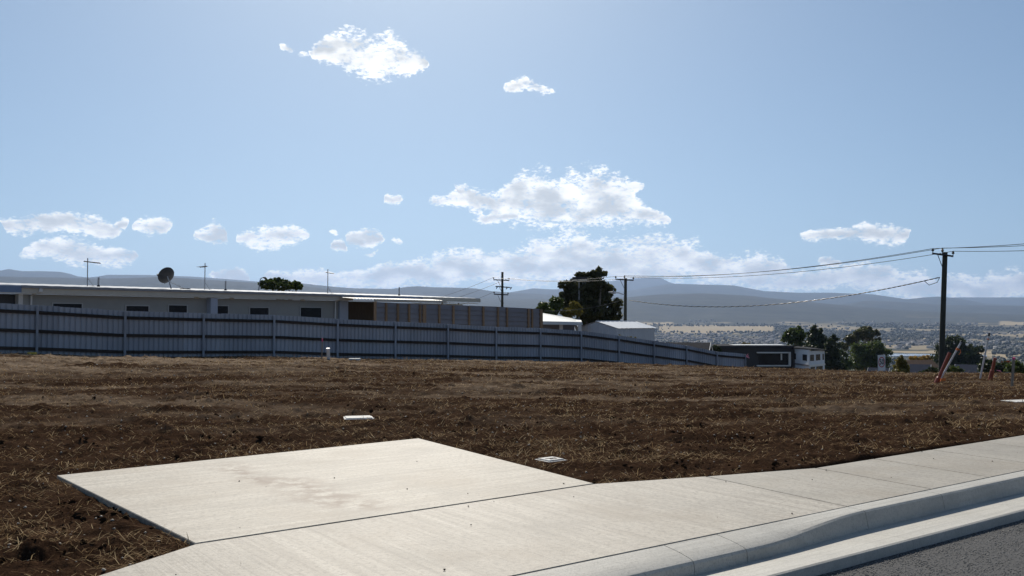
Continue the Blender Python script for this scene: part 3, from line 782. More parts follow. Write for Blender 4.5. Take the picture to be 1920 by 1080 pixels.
b = (np.arange(n) * 10)[:, None, None]
fw = np.array([(0, 1, 5, 4), (1, 2, 6, 5), (2, 3, 7, 6), (3, 0, 4, 7)]); fr = np.array([(4, 5, 9, 8), (6, 7, 8, 9)])
FW, FR = (fw[None] + b).reshape(-1, 4), (fr[None] + b).reshape(-1, 4)
o = np_mesh('valley_houses', V.reshape(-1, 3), np.concatenate([FW, FR]), 'far_wall')
o.data.materials.append(MATS['far_roof']); mi = np.concatenate([np.zeros(len(FW), np.int32), np.ones(len(FR), np.int32)]); o.data.polygons.foreach_set('material_index', mi)
tag(o, 'far town houses strewn across the valley floor', 'houses', kind='stuff')
print('town', n)

# ------------------------------------------------------------------ steel boundary fence
fence = empty('boundary_fence', fpost(5)); bpy.context.view_layer.update()
tag(fence, 'long blue-grey ribbed steel fence with timber rails bounding the soil lot', 'fence')
FN = Vector((FD.y, -FD.x, 0))                     # towards the camera
def fz(k):
    a = math.floor(k); t = k - a; return FTOP[a] * (1 - t) + FTOP.get(a + 1, FTOP[a]) * t
K0, K1 = -3, 14
def frng(a, b, n): return [a + (b - a) * i / n for i in range(n + 1)]
for k in range(K0, K1 + 1):
    p = fpost(k); zt = FTOP[k] - .015; zb = FTOP[k] - FH - .35
    b = MB(); ring = []
    for (dx, dy) in ((-.038, .02), (.038, .02), (.038, .10), (.012, .115), (-.012, .115), (-.038, .10)):
        ring.append(p + FD * dx + FN * dy)
    b.prism(ccw([(q.x, q.y) for q in ring]), zb, zt, .006)
    world_child(b.build('post', 'fence_post_steel'), fence)
for k in range(K0, K1):
    # three rails
    for h in (.21, .80, 1.43):
        b = MB(); pa, pb = fpost(k) + FD * .042, fpost(k + 1) - FD * .042
        za, zb_ = FTOP[k] - FH + h, FTOP[k + 1] - FH + h
        q = []
        for zo in (-.055, .055):
            q += [pa + FN * .07 + Vector((0, 0, za + zo)), pb + FN * .07 + Vector((0, 0, zb_ + zo)), pb + FN * .022 + Vector((0, 0, zb_ + zo)), pa + FN * .022 + Vector((0, 0, za + zo))]
        b.hexa(q); world_child(b.build('rail', 'rail_timber'), fence)
    # four ribbed sheets in a bay, each lapped a little over the next
    for sidx in range(4):
        s0, s1 = k + sidx / 4, k + (sidx + 1) / 4
        w = FS / 4; prof_ = []; pitch = w / 4
        for r_ in range(4):
            o_ = r_ * pitch
            prof_ += [(o_, .0), (o_ + pitch * .56, .0), (o_ + pitch * .62, -.040), (o_ + pitch * .82, -.040)]
        prof_.append((w + .004, 0.0))
        b = MB(); off = .004 if sidx % 2 else 0.0; dz0 = random.Random(k * 7 + sidx).uniform(-.008, .008)
        prof_ = [(a_, b_) for a_, b_ in prof_]
        for (s_, d_) in prof_:
            kk_ = k + (sidx * w + s_) / FS; P_ = F0 + FD * (FS * kk_) + FN * (d_ + off); zt = fz(min(kk_, K1)) + dz0
            b.v += [(P_.x, P_.y, zt - FH - .12), (P_.x, P_.y, zt)]
        for i in range(len(prof_) - 1): b.f.append((2 * i, 2 * i + 2, 2 * i + 3, 2 * i + 1))
        world_child(b.build('sheet', 'fence_steel'), fence)
# pink flagging tape knotted to the last post
p = fpost(14) + FN * .12; b = MB(); z = FTOP[14] - .15
for i in range(3):
    a = Vector((p.x, p.y, z - .02 * i)); d = FD * (.22 + .06 * i) + Vector((0, 0, .10 - .1 * i))
    b.hexa([a, a + d, a + d + Vector((0, .004, 0)), a + Vector((0, .004, 0)), a + Vector((0, 0, .05)), a + d + Vector((0, 0, .07)), a + d + Vector((0, .004, .07)), a + Vector((0, .004, .05))])
o = b.build('flagging_tape', 'pink_tape'); tag(o, 'pink flagging tape tied to the far end post of the steel fence', 'tape')

# ------------------------------------------------------------------ long weatherboard house behind the fence
HY = 44.5
HP = atY(30, 600, HY); HD = Vector((.616, .788, 0)).normalized()
HZ = 0.15
house = empty('weatherboard_house', (HP.x, HP.y, HZ), math.atan2(HD.y, HD.x)); bpy.context.view_layer.update()
tag(house, 'long low pale weatherboard house with flat metal roof behind the steel fence', 'house')
def fac(px, py, depth=0.0):
    """where the view of a photo point meets the facade (depth metres behind it): along, height over the house base"""
    d = ray(px, py); nrm = Vector((-HD.y, HD.x, 0)); o_ = Vector((HP.x, HP.y, 0)) + nrm * depth
    t = (o_ - Vector((0, 0, EYE))).dot(nrm) / d.dot(nrm); q = Vector((0, 0, EYE)) + d * t
    return (q - Vector((HP.x, HP.y, 0))).dot(HD), q.z - HZ
S = lambda px, depth=0.0: fac(px, 560, depth)[0]
ZR = fac(30, 534.5, -.45)[1]                      # top of the gutter line
S_A, S_B, S_C = S(43), S(650), S(890)
WT = ZR - .42                                     # top of the wall under the soffit
# wall of lapped boards
def boards(s0, s1, d, z0, z1, name='wall', m='weatherboard', hgt=.17):
    b = MB(); z = z1
    while z > z0 + .01:
        zl = max(z0, z - hgt); n = len(b.v)
        b.v += [(s0, d - .022, zl), (s1, d - .022, zl), (s1, d - .004, z), (s0, d - .004, z)]; b.f.append((n, n + 1, n + 2, n + 3))
        b.v += [(s0, d, zl), (s1, d, zl)]; b.f.append((n + 1, n, n + 4, n + 5)); z = zl
    b.box(s0, s1, d + .002, d + .12, z0, z1)
    return b.build(name, m, house)
boards(S_A, S(388), 0, 0, WT); boards(S(401), S(634), 0, 0, WT)
MB().box(S_A, S_B, .13, 7.6, 0, WT - .02).build('body', 'weatherboard', house)
rf = MB()
n_ = 120; e = .012
pts = []
for i in range(n_ + 1):
    s_ = S(30) - 14 + (S_C - S(30) + 14) * i / n_; dz_ = e if i % 2 else 0
    pts.append((s_, dz_))
tilt_ = math.tan(R(2.75))
for (s_, dz_) in pts: rf.v += [(s_, -.55, ZR + dz_), (s_, 8.2, ZR + dz_ + 8.75 * tilt_), (s_, 8.2, ZR - .03 + 8.75 * tilt_), (s_, -.55, ZR - .03)]
for i in range(n_):
    for k in range(4): rf.f.append((4 * i + k, 4 * i + 4 + k, 4 * i + 4 + (k + 1) % 4, 4 * i + (k + 1) % 4))
roof = rf.build('roof', 'roof_sheet', house)
MB().box(S(30), S_B + .1, -.66, -.552, ZR - .13, ZR - .012).build('gutter', 'galvanised', house)
MB().box(S(30), S_B + .1, -.545, -.50, ZR - .37, ZR - .035).build('fascia', 'cream_trim', house)
MB().box(S(30) - 14, S(30) - .004, -.60, -.50, ZR - .36, ZR - .04).build('fascia', 'blue_fascia', house)
MB().box(S_B + .104, S(782), -.60, -.50, ZR - .26, ZR - .035).build('fascia', 'blue_fascia', house)
MB().box(S(782) + .004, S_C, -.60, -.50, ZR - .30, ZR - .035).build('fascia', 'cream_trim', house)
MB().box(S_A - 14, S_C - .05, -.498, 0.12, ZR - .40, ZR - .375).build('soffit', 'cream_trim', house)
# garage door to the left: horizontal slats
for i in range(9):
    MB().box(S_A - 6, S_A - .25, .30 - (.012 if i % 2 else 0), .36, .25 * i + .004, .25 * i + .246).build('door_slat', 'dark_door', house)
MB().box(S_A - 6, S_A - .01, .37, 6, 0, WT).build('garage_wall', 'dark_door', house)
MB().box(S_A - .22, S_A - .012, -.03, .34, 0, WT).build('corner_post', 'white_trim', house)
MB().box(S(387.5), S(400.5), -.42, .0, 0, WT + .02).build('pier', 'pale_blue_panel', house)
MB().box(S(634.5), S_B, -.16, .02, 0, WT + .02).build('pier', 'pale_blue_panel', house)
for (x0, x1, yt) in ((99, 153, 569.2), (236, 278, 573.6), (316, 350, 572.5), (403.5, 427, 573.7), (468, 503, 577), (563, 602, 576.7)):
    s0, zt = fac(x0, yt); s1 = S(x1); h = 1.15
    fr = MB(); fr.box(s0 - .06, s0, -.05, -.022, zt - h, zt + .05); fr.box(s1, s1 + .06, -.05, -.022, zt - h, zt + .05)
    fr.box(s0 - .06, s1 + .06, -.06, -.022, zt, zt + .05); fr.box(s0 - .08, s1 + .08, -.08, -.022, zt - h - .05, zt - h - .001)
    wdw = fr.build('window', 'window_frame', house)
    MB().box(s0 + .002, s1 - .002, -.034, -.026, zt - h + .002, zt - .002).build('pane', 'window_glass', wdw)
for px_, py_ in ((368, 555.5), (434, 556.8), (567, 560)):
    s_, z_ = fac(px_, py_); b = MB()
    v_ = MB().box(s_ - .15, s_ + .15, -.075, -.024, z_ - .14, z_ + .14).build('vent', 'cream_trim', house)
    MB().tube([(s_, -.079, z_), (s_, -.074, z_)], .085, 14).build('vent_opening', 'black_metal', v_)
for px_ in (57, 627):
    s_ = S(px_); b = MB()
    b.tube([(s_ + .2, -.60, ZR - .13), (s_ + .2, -.60, ZR - .26), (s_ + .02, -.30, ZR - .40), (s_, -.10, ZR - .50), (s_, -.10, .0)], .05, 8)
    b.box(s_ + .12, s_ + .28, -.68, -.53, ZR - .30, ZR - .16)
    b.build('downpipe', 'white_trim', house)
# patio: bamboo screen, corrugated cover with its gutter
bs = MB(); s0, s1 = S(652, .6), S(703, .6); rgb_ = random.Random(3)
nb = 46
for i in range(nb):
    s_ = s0 + (s1 - s0) * (i + .5) / nb; bs.tube([(s_, .6 + rgb_.uniform(-.02, .02), 0), (s_ + rgb_.uniform(-.01, .01), .6, WT - .0)], (s1 - s0) / nb * .52, 6)
bs.build('bamboo_screen', 'bamboo', house)
MB().box(s0, s1, .7, .75, 0, WT).build('patio_wall', 'charcoal_wall', house)
pr = MB(); a0, a1 = S(664, -2), S(833, -2); zl = fac(703, 562, -2)[1]; n_ = 90
for i in range(n_ + 1):
    s_ = a0 + (a1 - a0) * i / n_; dz_ = .025 * math.sin(i * math.pi / 1.5)
    pr.v += [(s_, -2.0, zl + .05 + dz_), (s_, 1.2, zl + .29 + dz_)]
for i in range(n_): pr.f.append((2 * i, 2 * i + 2, 2 * i + 3, 2 * i + 1))
pr.build('patio_cover', 'patio_sheet', house)
MB().box(S(703, -2.1), a1 + .1, -2.16, -2.03, zl - .09, zl + .05).build('patio_gutter', 'cream_trim', house)
MB().box(a1 - .25, a1 + .1, -2.15, -2.04, zl - .22, zl - .092).build('gutter_outlet', 'white_trim', house)
for s_ in (S(705, -1.9), a1 - .1): MB().box(s_ - .05, s_ + .05, -1.95, -1.85, -.3, zl - .0).build('patio_post', 'cream_trim', house)
MB().box(S(780, 1.5), S(868, 1.5), 1.5, 6, 0, ZR - .42).build('rear_wing', 'cream_trim', house)
MB().tube([(S(862, 1.2), 1.3, ZR - .35), (S(862, 1.2), 1.35, ZR - .62), (S(856, 1.2), 1.42, ZR - .75), (S(856, 1.2), 1.42, .0)], .06, 8).build('downpipe', 'white_trim', house)

# roof furniture
def on_roof(px, py, dep):
    s_, z_ = fac(px, py, dep); return Vector((HP.x, HP.y, 0)) + HD * s_ + Vector((-HD.y, HD.x, 0)) * dep + Vector((0, 0, z_ + HZ))
def roof_z(dep): return HZ + ZR + (dep + .55) * tilt_
def antenna(px, pyt, boom, label, dep=3.0, dirs=8):
    top = on_roof(px, pyt, dep); base = Vector((top.x, top.y, roof_z(dep) - .02))
    a = empty('roof_antenna', base); bpy.context.view_layer.update(); tag(a, label, 'antenna', 'television antennas on the house roof')
    world_child(MB().tube([base, top], .028, 8).build('mast', 'galvanised'), a)
    b = MB(); b.tube([base + HD * .38, base + Vector((0, 0, .5))], .014, 6); b.box(base.x - .18, base.x + .4, base.y - .12, base.y + .12, base.z - .01, base.z + .03); world_child(b.build('stay', 'galvanised'), a)
    p0 = on_roof(boom[0], boom[1], dep); p1 = on_roof(boom[2], boom[3], dep - .5)
    world_child(MB().tube([p0, p1], .032, 8).build('boom', 'dark_plastic'), a)
    ax = (p1 - p0).normalized(); side = ax.cross(Vector((0, 0, 1))).normalized()
    for i in range(dirs):
        c_ = p0.lerp(p1, (i + .5) / dirs); hl = .34 - .02 * i
        world_child(MB().tube([c_ - side * hl, c_ + side * hl], .008, 5).build('element', 'galvanised'), a)
antenna(164.5, 484, (157, 490, 188.5, 493.5), 'tall roof antenna with long drooping boom, leftmost on the weatherboard house')
antenna(384.5, 493, (375, 501, 387, 499), 'small roof antenna right of the black satellite dish')
antenna(614.8, 505, (611, 510.5, 626, 513), 'slim roof antenna near the right end of the weatherboard house')
for (px, pyt, lab) in ((184.8, 520, 'short grey roof pipe beside the leftmost antenna'), (423, 527, 'short grey roof pipe right of the middle antenna'), (748.5, 538.5, 'short dark roof pipe over the corrugated patio cover')):
    top = on_roof(px, pyt, 2.2); base = Vector((top.x, top.y, roof_z(2.2) - .02))
    f_ = empty('roof_flue', base); bpy.context.view_layer.update(); tag(f_, lab, 'flue', 'pipes through the house roof')
    world_child(MB().tube([base, top], .05, 10).build('pipe', 'galvanised'), f_)
    world_child(MB().tube([base, base + Vector((0, 0, .12))], [.11, .06], 10).build('collar', 'dark_plastic'), f_)
# satellite dish
c_ = on_roof(313.5, 518, 2.6); base = Vector((c_.x + .25, c_.y, roof_z(2.6) - .02))
dish = empty('satellite_dish', base); bpy.context.view_layer.update(); tag(dish, 'black satellite dish with feed arm standing on the house roof', 'satellite dish')
ax = Vector((-.62, .52, .42)).normalized()        # the dish looks up, left and away
ua = ax.cross(Vector((0, 0, 1))).normalized(); va = ua.cross(ax)
b = MB(); rad = .50; nr_, na_ = 6, 28
b.v.append(tuple(c_))
for i in range(1, nr_ + 1):
    for k in range(na_):
        t = 2 * math.pi * k / na_; rr = rad * i / nr_
        b.v.append(tuple(c_ + ua * math.cos(t) * rr + va * math.sin(t) * rr * 1.04 + ax * (.16 * (i / nr_) ** 2)))
for k in range(na_): b.f.append((0, 1 + k, 1 + (k + 1) % na_))
for i in range(nr_ - 1):
    for k in range(na_):
        a0 = 1 + i * na_; b.f.append((a0 + k, a0 + na_ + k, a0 + na_ + (k + 1) % na_, a0 + (k + 1) % na_))
n = len(b.v)
for q in list(b.v[:n]): b.v.append(tuple(Vector(q) - ax * .02))
for f in list(b.f): b.f.append(tuple(i + n for i in f[::-1]))
world_child(b.build('reflector', 'black_metal', smooth=True), dish)
world_child(MB().tube([base, c_ + Vector((.1, 0, -.25)), c_ - ax * .02], .035, 8).build('stand', 'galvanised'), dish)
lnb = on_roof(295, 514.5, 2.9)
world_child(MB().tube([c_ - va * .5, lnb], .018, 6).build('feed_arm', 'dark_plastic'), dish)
world_child(MB().tube([lnb - ax * .02, lnb + ax * -.14], [.05, .065], 10).build('receiver', 'dark_plastic'), dish)
st = on_roof(348, 539, 2.6); st.z = roof_z(2.6)
world_child(MB().tube([c_ + Vector((.1, 0, -.3)), st], .016, 6).build('stay', 'galvanised'), dish)
world_child(MB().box(st.x - .3, st.x + .25, st.y - .15, st.y + .15, st.z - .01, st.z + .05).build('base_plate', 'dark_plastic'), dish)

# ------------------------------------------------------------------ timber framed screen fence
SFo = 2.6
def scr(px, py=575):        # on the screen's line, SFo metres behind the steel fence
    d = ray(px, py); nrm = -FN; o_ = F0 + nrm * SFo; t = (o_ - Vector((0, 0, EYE))).dot(nrm) / d.dot(nrm); q = Vector((0, 0, EYE)) + d * t
    return (q - F0).dot(FD), q.z
screen = empty('screen_fence', F0 + FD * scr(860)[0] - FN * SFo); bpy.context.view_layer.update()
tag(screen, 'tall grey sheet screen fence with orange timber studs between house and carport', 'fence')
studs = [(703, 566), (723.5, 567), (745.5, 568), (766.5, 569), (787, 570), (795, 570.5), (823, 571), (849.5, 572), (879, 573), (905.5, 574), (933, 575), (950, 576), (990, 578), (997, 578.5), (1014, 579.5)]
SP = [scr(*s_) for s_ in studs]
def sbox(s0, s1, d0, d1, z0a, z1a, z0b=None, z1b=None):
    z0b = z0a if z0b is None else z0b; z1b = z1a if z1b is None else z1b
    P_ = lambda s_, d_, z_: F0 + FD * s_ - FN * (SFo + d_) + Vector((0, 0, z_))
    return [P_(s0, d0, z0a), P_(s1, d0, z0b), P_(s1, d1, z0b), P_(s0, d1, z0a), P_(s0, d0, z1a), P_(s1, d0, z1b), P_(s1, d1, z1b), P_(s0, d1, z1a)]
for i, (s_, z_) in enumerate(SP):
    w = .09 if i in (5, 14) else .05
    world_child(MB().hexa(sbox(s_ - w, s_ + w, -.07, .02, -1.6, z_ - .03 if i else z_)).build('stud', 'stud_timber'), screen)
for i in range(len(SP) - 1):
    (a, za), (b_, zb_) = SP[i], SP[i + 1]; b = MB(); row = .235; zo = 0.0
    while zo < 2.7:
        q = sbox(a + .01, b_ - .01, .03, .045, za - zo - row, za - zo, zb_ - zo - row, zb_ - zo)
        lo = FN * .05
        for j in (0, 1): q[j] = q[j] + lo
        b.hexa(q); zo += row
    world_child(b.build('sheet', 'grey_sheet'), screen)

# ------------------------------------------------------------------ carport, shed
car = empty('carport', atY(1050, 604, 64)); car.location.z = -1.6; bpy.context.view_layer.update()
tag(car, 'white flat-roofed carport beyond the screen fence', 'carport')
n0, n1, f0, f1 = atY(1004, 602, 62), atY(1091, 603.5, 65), atY(1002, 584, 70), atY(1089, 599.5, 72)
dn = Vector((0, 0, -.06))
world_child(MB().hexa([n0 + dn, n1 + dn, f1 + dn, f0 + dn, n0, n1, f1, f0]).build('roof', 'white_roof'), car)
g0, g1 = n0 + Vector((0, -.06, -.065)), n1 + Vector((.05, -.06, -.065))
world_child(MB().hexa([g0 + Vector((0, 0, -.16)), g1 + Vector((0, 0, -.16)), g1 + Vector((0, .05, -.16)), g0 + Vector((0, .05, -.16)), g0, g1, g1 + Vector((0, .05, 0)), g0 + Vector((0, .05, 0))]).build('beam', 'white_trim'), car)
for px in (1052, 1087):
    q = atY(px, 606, 64.6); world_child(MB().box(q.x - .12, q.x + .12, q.y - .1, q.y + .1, -2.4, q.z - .02).build('post', 'white_trim'), car)
q0, q1 = atY(1004, 605, 64.8), atY(1077, 606, 65.5); world_child(MB().hexa([Vector((q0.x, q0.y, -2.4)), Vector((q1.x, q1.y, -2.4)), Vector((q1.x, q1.y + .1, -2.4)), Vector((q0.x, q0.y + .1, -2.4)), q0, q1, q1 + Vector((0, .1, 0)), q0 + Vector((0, .1, 0))]).build('side_wall', 'grey_sheet'), car)

C0 = Vector((7.42, 64, 0)); Wv = Vector((-2.61, 2.5, 0)); Lv = Vector((3.14, 3.28, 0)); ze, zrdg, zg = 1.02, 1.47, -3.2
shed = empty('metal_shed', C0 + (Wv + Lv) / 2 + Vector((0, 0, zg))); bpy.context.view_layer.update()
tag(shed, 'small white metal garden shed with gabled roof behind the steel fence', 'shed')
def ribbed(p0, p1, zb, ztf, name, m, nrib, out):
    b = MB(); pr_ = []
    for i in range(nrib):
        for (t, d_) in ((0, 0), (.7, 0), (.78, .022), (.94, .022)): pr_.append(((i + t) / nrib, d_))
    pr_.append((1, 0))
    for (t, d_) in pr_:
        q = p0.lerp(p1, t) + out * d_; b.v += [(q.x, q.y, zb), (q.x, q.y, ztf(t))]
    for i in range(len(pr_) - 1): b.f.append((2 * i, 2 * i + 2, 2 * i + 3, 2 * i + 1))
    return world_child(b.build(name, m), shed)
gable = lambda t: ze + (zrdg - ze) * (1 - abs(2 * t - 1))
wn_, ln_ = Wv.normalized(), Lv.normalized()
ribbed(C0 + Wv, C0, zg, lambda t: gable(t), 'wall', 'shed_wall', 14, -ln_)
ribbed(C0, C0 + Lv, zg, lambda t: ze, 'wall', 'shed_wall', 18, -wn_)
ribbed(C0 + Lv, C0 + Lv + Wv, zg, lambda t: gable(t), 'wall', 'shed_wall', 14, ln_)
ribbed(C0 + Lv + Wv, C0 + Wv, zg, lambda t: ze, 'wall', 'shed_wall', 18, wn_)
for side in (0, 1):
    b = MB(); e0 = C0 - wn_ * .12 - ln_ * .12 if side == 0 else C0 + Wv + wn_ * .12 - ln_ * .12
    r0 = C0 + Wv / 2 - ln_ * .12; nn = 36; ll = Lv.length + .24
    for i in range(nn + 1):
        d_ = .018 if i % 4 == 0 else 0; q, r_ = e0 + ln_ * (ll * i / nn), r0 + ln_ * (ll * i / nn)
        b.v += [(q.x, q.y, ze - .01 + d_), (r_.x, r_.y, zrdg + .03 + d_)]
    for i in range(nn): b.f.append((2 * i, 2 * i + 2, 2 * i + 3, 2 * i + 1) if side == 0 else (2 * i + 1, 2 * i + 3, 2 * i + 2, 2 * i))
    world_child(b.build('roof_slope', 'shed_roof'), shed)
q = C0 + Wv / 2 - ln_ * .13; q2 = q + ln_ * (Lv.length + .26)
world_child(MB().tube([q + Vector((0, 0, zrdg + .04)), q2 + Vector((0, 0, zrdg + .04))], .05, 6).build('ridge_cap', 'shed_roof'), shed)

# ------------------------------------------------------------------ trees and shrubs
def leaves(ells, n, size, seed, clump=45, spread=.42, shape=.55):
    rg = np.random.default_rng(seed); w = np.array([e[3] * e[4] * e[5] for e in ells]) ** .67; w = w / w.sum(); nc = max(6, n // clump)
    which = rg.choice(len(ells), nc, p=w); E = np.array(ells)[which]
    d = rg.normal(size=(nc, 3)); d /= np.linalg.norm(d, axis=1)[:, None]; rr = rg.uniform(.45, 1.0, nc) ** .6
    cc = E[:, :3] + d * E[:, 3:6] * rr[:, None]
    cs = (E[:, 3:6].min(1)) * spread * rg.uniform(.55, 1.25, nc)
    ci = rg.integers(0, nc, n); off = rg.normal(size=(n, 3)) * .5; P_ = cc[ci] + off * cs[ci][:, None] * np.array([1, 1, .75])
    u_ = rg.normal(size=(n, 3)); u_ /= np.linalg.norm(u_, axis=1)[:, None]; t_ = rg.normal(size=(n, 3)); v_ = np.cross(u_, t_); v_ /= np.linalg.norm(v_, axis=1)[:, None]
    sz = size * rg.uniform(.6, 1.35, n)
    a = u_ * sz[:, None]; b_ = v_ * (sz * shape)[:, None]
    V = np.stack([P_ - a, P_ + b_, P_ + a, P_ - b_], 1).reshape(-1, 3)
    tint = np.clip(rg.uniform(0, 1, nc)[ci] * .6 + rg.uniform(0, .4, n), 0, 1)
    return V, (np.arange(n) * 4)[:, None] + np.arange(4)[None], np.repeat(tint, 4), cc
def tree(name, label, cat, Y, lumps, ground, n, leaf, lsize, seed, bark='bark', trunk_r=.2, group=None, base_px=None, limbs=14, depth=1.0, spread=.42, fork=.35):
    ells = []
    rg = random.Random(seed)
    for (cx, cy, rx, ry) in lumps:
        dy = rg.uniform(-.5, .5) * rx * Y / FPX * depth; q = atY(cx, cy, Y + dy); k = Y / FPX
        ells.append((q.x, q.y, q.z, rx * k, rx * k * depth, ry * k))
    cx0 = base_px if base_px else sum(l[0] for l in lumps) / len(lumps)
    b0 = atY(cx0, 600, Y); b0.z = ground
    t = empty(name, b0); bpy.context.view_layer.update(); tag(t, label, cat, group)
    V, F, tn, cc = leaves(ells, n, lsize, seed, spread=spread)
    world_child(np_mesh('crown', V, F, leaf, tint=tn), t)
    zt = max(e[2] for e in ells); zb = min(e[2] - e[5] for e in ells)
    fk = Vector((b0.x, b0.y, max(ground + .3, ground + (zt - ground) * fork)))
    b = MB(); b.tube([b0 - Vector((0, 0, .3)), b0.lerp(fk, .5) + Vector((rg.uniform(-.1, .1), 0, 0)), fk], [trunk_r * 1.25, trunk_r, trunk_r * .85], 8)
    for i in rg.sample(range(len(cc)), min(limbs, len(cc))):
        e_ = Vector(cc[i]); m_ = fk.lerp(e_, .5) + Vector((rg.uniform(-.3, .3), rg.uniform(-.3, .3), rg.uniform(0, .4))) * (e_ - fk).length * .25
        st_ = b0.lerp(fk, rg.uniform(.75, 1.0)); b.tube([st_, m_, e_], [trunk_r * .55, trunk_r * .32, trunk_r * .08], 6)
    world_child(b.build('trunk', bark), t)
    return t
tree('gum_tree', 'large dark spreading gum tree beside the middle power pole', 'tree', 80,
     [(1089, 517, 10, 6), (1124, 512, 13, 8), (1109, 514, 8, 5), (1059, 536, 10, 8), (1068, 530, 8, 6), (1083, 546, 20, 17), (1115, 534, 17, 13), (1136, 543, 13, 12), (1098, 560, 28, 19), (1131, 557, 16, 15), (1061, 553, 10, 8), (1063, 571, 9, 12),
      (1111, 584, 30, 17), (1153, 573, 12, 14), (1157, 590, 9, 12), (1145, 597, 16, 8), (1090, 580, 17, 14), (1098, 600, 16, 8), (1120, 607, 22, 6)], -4.5, 25000, 'leaf_gum', .17, 5, 'pale_bark', .32, base_px=1106, limbs=34, spread=.55)
tree('small_tree', 'olive green young tree just left of the large gum', 'tree', 74, [(1042, 572, 11, 13), (1036, 582, 12, 8), (1050, 565, 6, 7)], -3.5, 3800, 'leaf_green', .13, 6, trunk_r=.1, limbs=8, spread=.5)
tree('small_tree', 'small leafy treetop showing over the end of the screen fence', 'tree', 72, [(1019, 576, 8, 9), (1010, 582, 7, 5), (1028, 584, 7, 6)], -3.2, 2400, 'leaf_green', .13, 7, trunk_r=.08, limbs=6, spread=.5)
tree('shrub', 'yellowish shrub in front of the large gum over the carport roof', 'shrub', 73, [(1077, 572, 8, 6), (1066, 586, 14, 7), (1082, 583, 9, 8)], -3.4, 3200, 'leaf_yellow', .12, 8, trunk_r=.08, limbs=6, spread=.5)
tree('gum_tree', 'flat-topped green tree showing over the weatherboard house roof', 'tree', 95, [(500, 534, 12, 8), (517, 527, 14, 6), (535, 529, 12, 6), (550, 534, 14, 6), (525, 537, 22, 6), (560, 538, 7, 5)], -1.5, 5600, 'leaf_green', .17, 9, trunk_r=.2, limbs=14, spread=.5)
tree('shrub', 'low shrub with yellow flower spikes before the white shed wall', 'shrub', 58, [(1170, 634, 8, 6), (1186, 635, 9, 5), (1163, 633, 4, 7)], -2.6, 900, 'leaf_yellow', .07, 10, trunk_r=.03, limbs=6)
RT = 'trees between the lot and the valley'
tree('gum_tree', 'open green tree left of the dark conical tree behind the white house', 'tree', 168, [(1490, 630, 17, 12), (1500, 618, 10, 5), (1476, 637, 11, 7), (1495, 645, 22, 8), (1484, 621, 9, 5), (1500, 655, 16, 10)], -13, 5200, 'leaf_green', .26, 11, trunk_r=.25, group=RT, spread=.5)
tree('conifer_tree', 'dense dark conical tree rising behind the white house', 'tree', 162, [(1524, 616, 5, 8), (1527, 628, 11, 12), (1531, 642, 17, 16), (1534, 660, 22, 20), (1536, 682, 25, 20), (1541, 622, 4, 6)], -13, 9000, 'leaf_dark', .24, 12, trunk_r=.25, group=RT, limbs=8, spread=.5)
tree('shrub_tree', 'dark bushy tree right of the white house wall', 'tree', 156, [(1562, 637, 10, 8), (1560, 652, 12, 14), (1562, 675, 12, 20), (1574, 690, 10, 12)], -13, 4600, 'leaf_dark', .24, 13, trunk_r=.2, group=RT, limbs=8, spread=.5)
tree('gum_tree', 'dark umbrella-crowned gum behind the round green tree', 'tree', 262, [(1618, 627, 20, 9), (1625, 618, 9, 5), (1642, 626, 7, 6), (1598, 637, 11, 9), (1648, 637, 3.5, 4), (1582, 650, 8, 9), (1636, 640, 8, 5)], -17, 5600, 'leaf_gum', .40, 14, 'pale_bark', .4, group=RT, base_px=1612, limbs=20, spread=.5)
tree('round_tree', 'dense rounded green tree left of the speed sign', 'tree', 232, [(1625, 664, 30, 20), (1640, 651, 18, 10), (1612, 656, 15, 11), (1660, 667, 13, 11), (1622, 682, 34, 16), (1650, 680, 18, 16)], -15.5, 9000, 'leaf_green', .36, 15, trunk_r=.4, group=RT, limbs=10, spread=.45)
tree('shrub', 'small sunlit green bush between the dark tree and the round tree', 'shrub', 215, [(1583, 670, 7, 10), (1590, 684, 10, 9), (1577, 662, 5, 6)], -14, 1900, 'leaf_green', .30, 16, trunk_r=.08, group=RT, limbs=5, spread=.5)
tree('conifer_tree', 'small yellow-green conical bush right of the speed sign', 'shrub', 76, [(1690, 671, 4, 6), (1690, 679, 8, 7), (1691, 688, 12, 8), (1691, 698, 15, 8)], -5.2, 3600, 'leaf_yellow', .11, 17, trunk_r=.08, group=RT, limbs=5, spread=.5)
tree('hedge', 'golden flowering hedge left of the right-hand power pole', 'hedge', 262, [(1713, 672, 8, 3.5), (1724, 671, 10, 4), (1738, 670.5, 9, 4), (1746, 672, 7, 4)], -13, 2600, 'leaf_gold', .30, 18, trunk_r=.06, limbs=4, depth=.6)
tree('cypress_tree', 'broad black-green tree behind the right-hand power pole', 'tree', 255, [(1778, 655, 20, 16), (1790, 641, 17, 10), (1832, 660, 13, 12), (1760, 672, 13, 13), (1800, 672, 36, 16), (1812, 648, 11, 9), (1840, 656, 6, 5), (1790, 686, 30, 10), (1826, 676, 18, 12)], -16.5, 13000, 'leaf_dark', .38, 19, trunk_r=.5, group=RT, limbs=12, spread=.5)
tree('shrub', 'bright green shrub below the broad dark tree', 'shrub', 82, [(1785, 691, 13, 6), (1797, 694, 8, 5)], -5.6, 1800, 'leaf_green', .11, 20, trunk_r=.06, limbs=4)
tree('shrub', 'dark low shrub between slate roof and power pole', 'shrub', 80, [(1748, 695, 13, 6), (1735, 698, 10, 4)], -5.6, 1600, 'leaf_dark', .11, 21, trunk_r=.06, limbs=4)
tree('shrub', 'dark round shrub between the white conduit and the orange pipe stub', 'shrub', 92, [(1852, 682, 9, 9), (1846, 690, 10, 9)], -6.8, 2000, 'leaf_dark', .13, 22, trunk_r=.08, limbs=4, spread=.5)
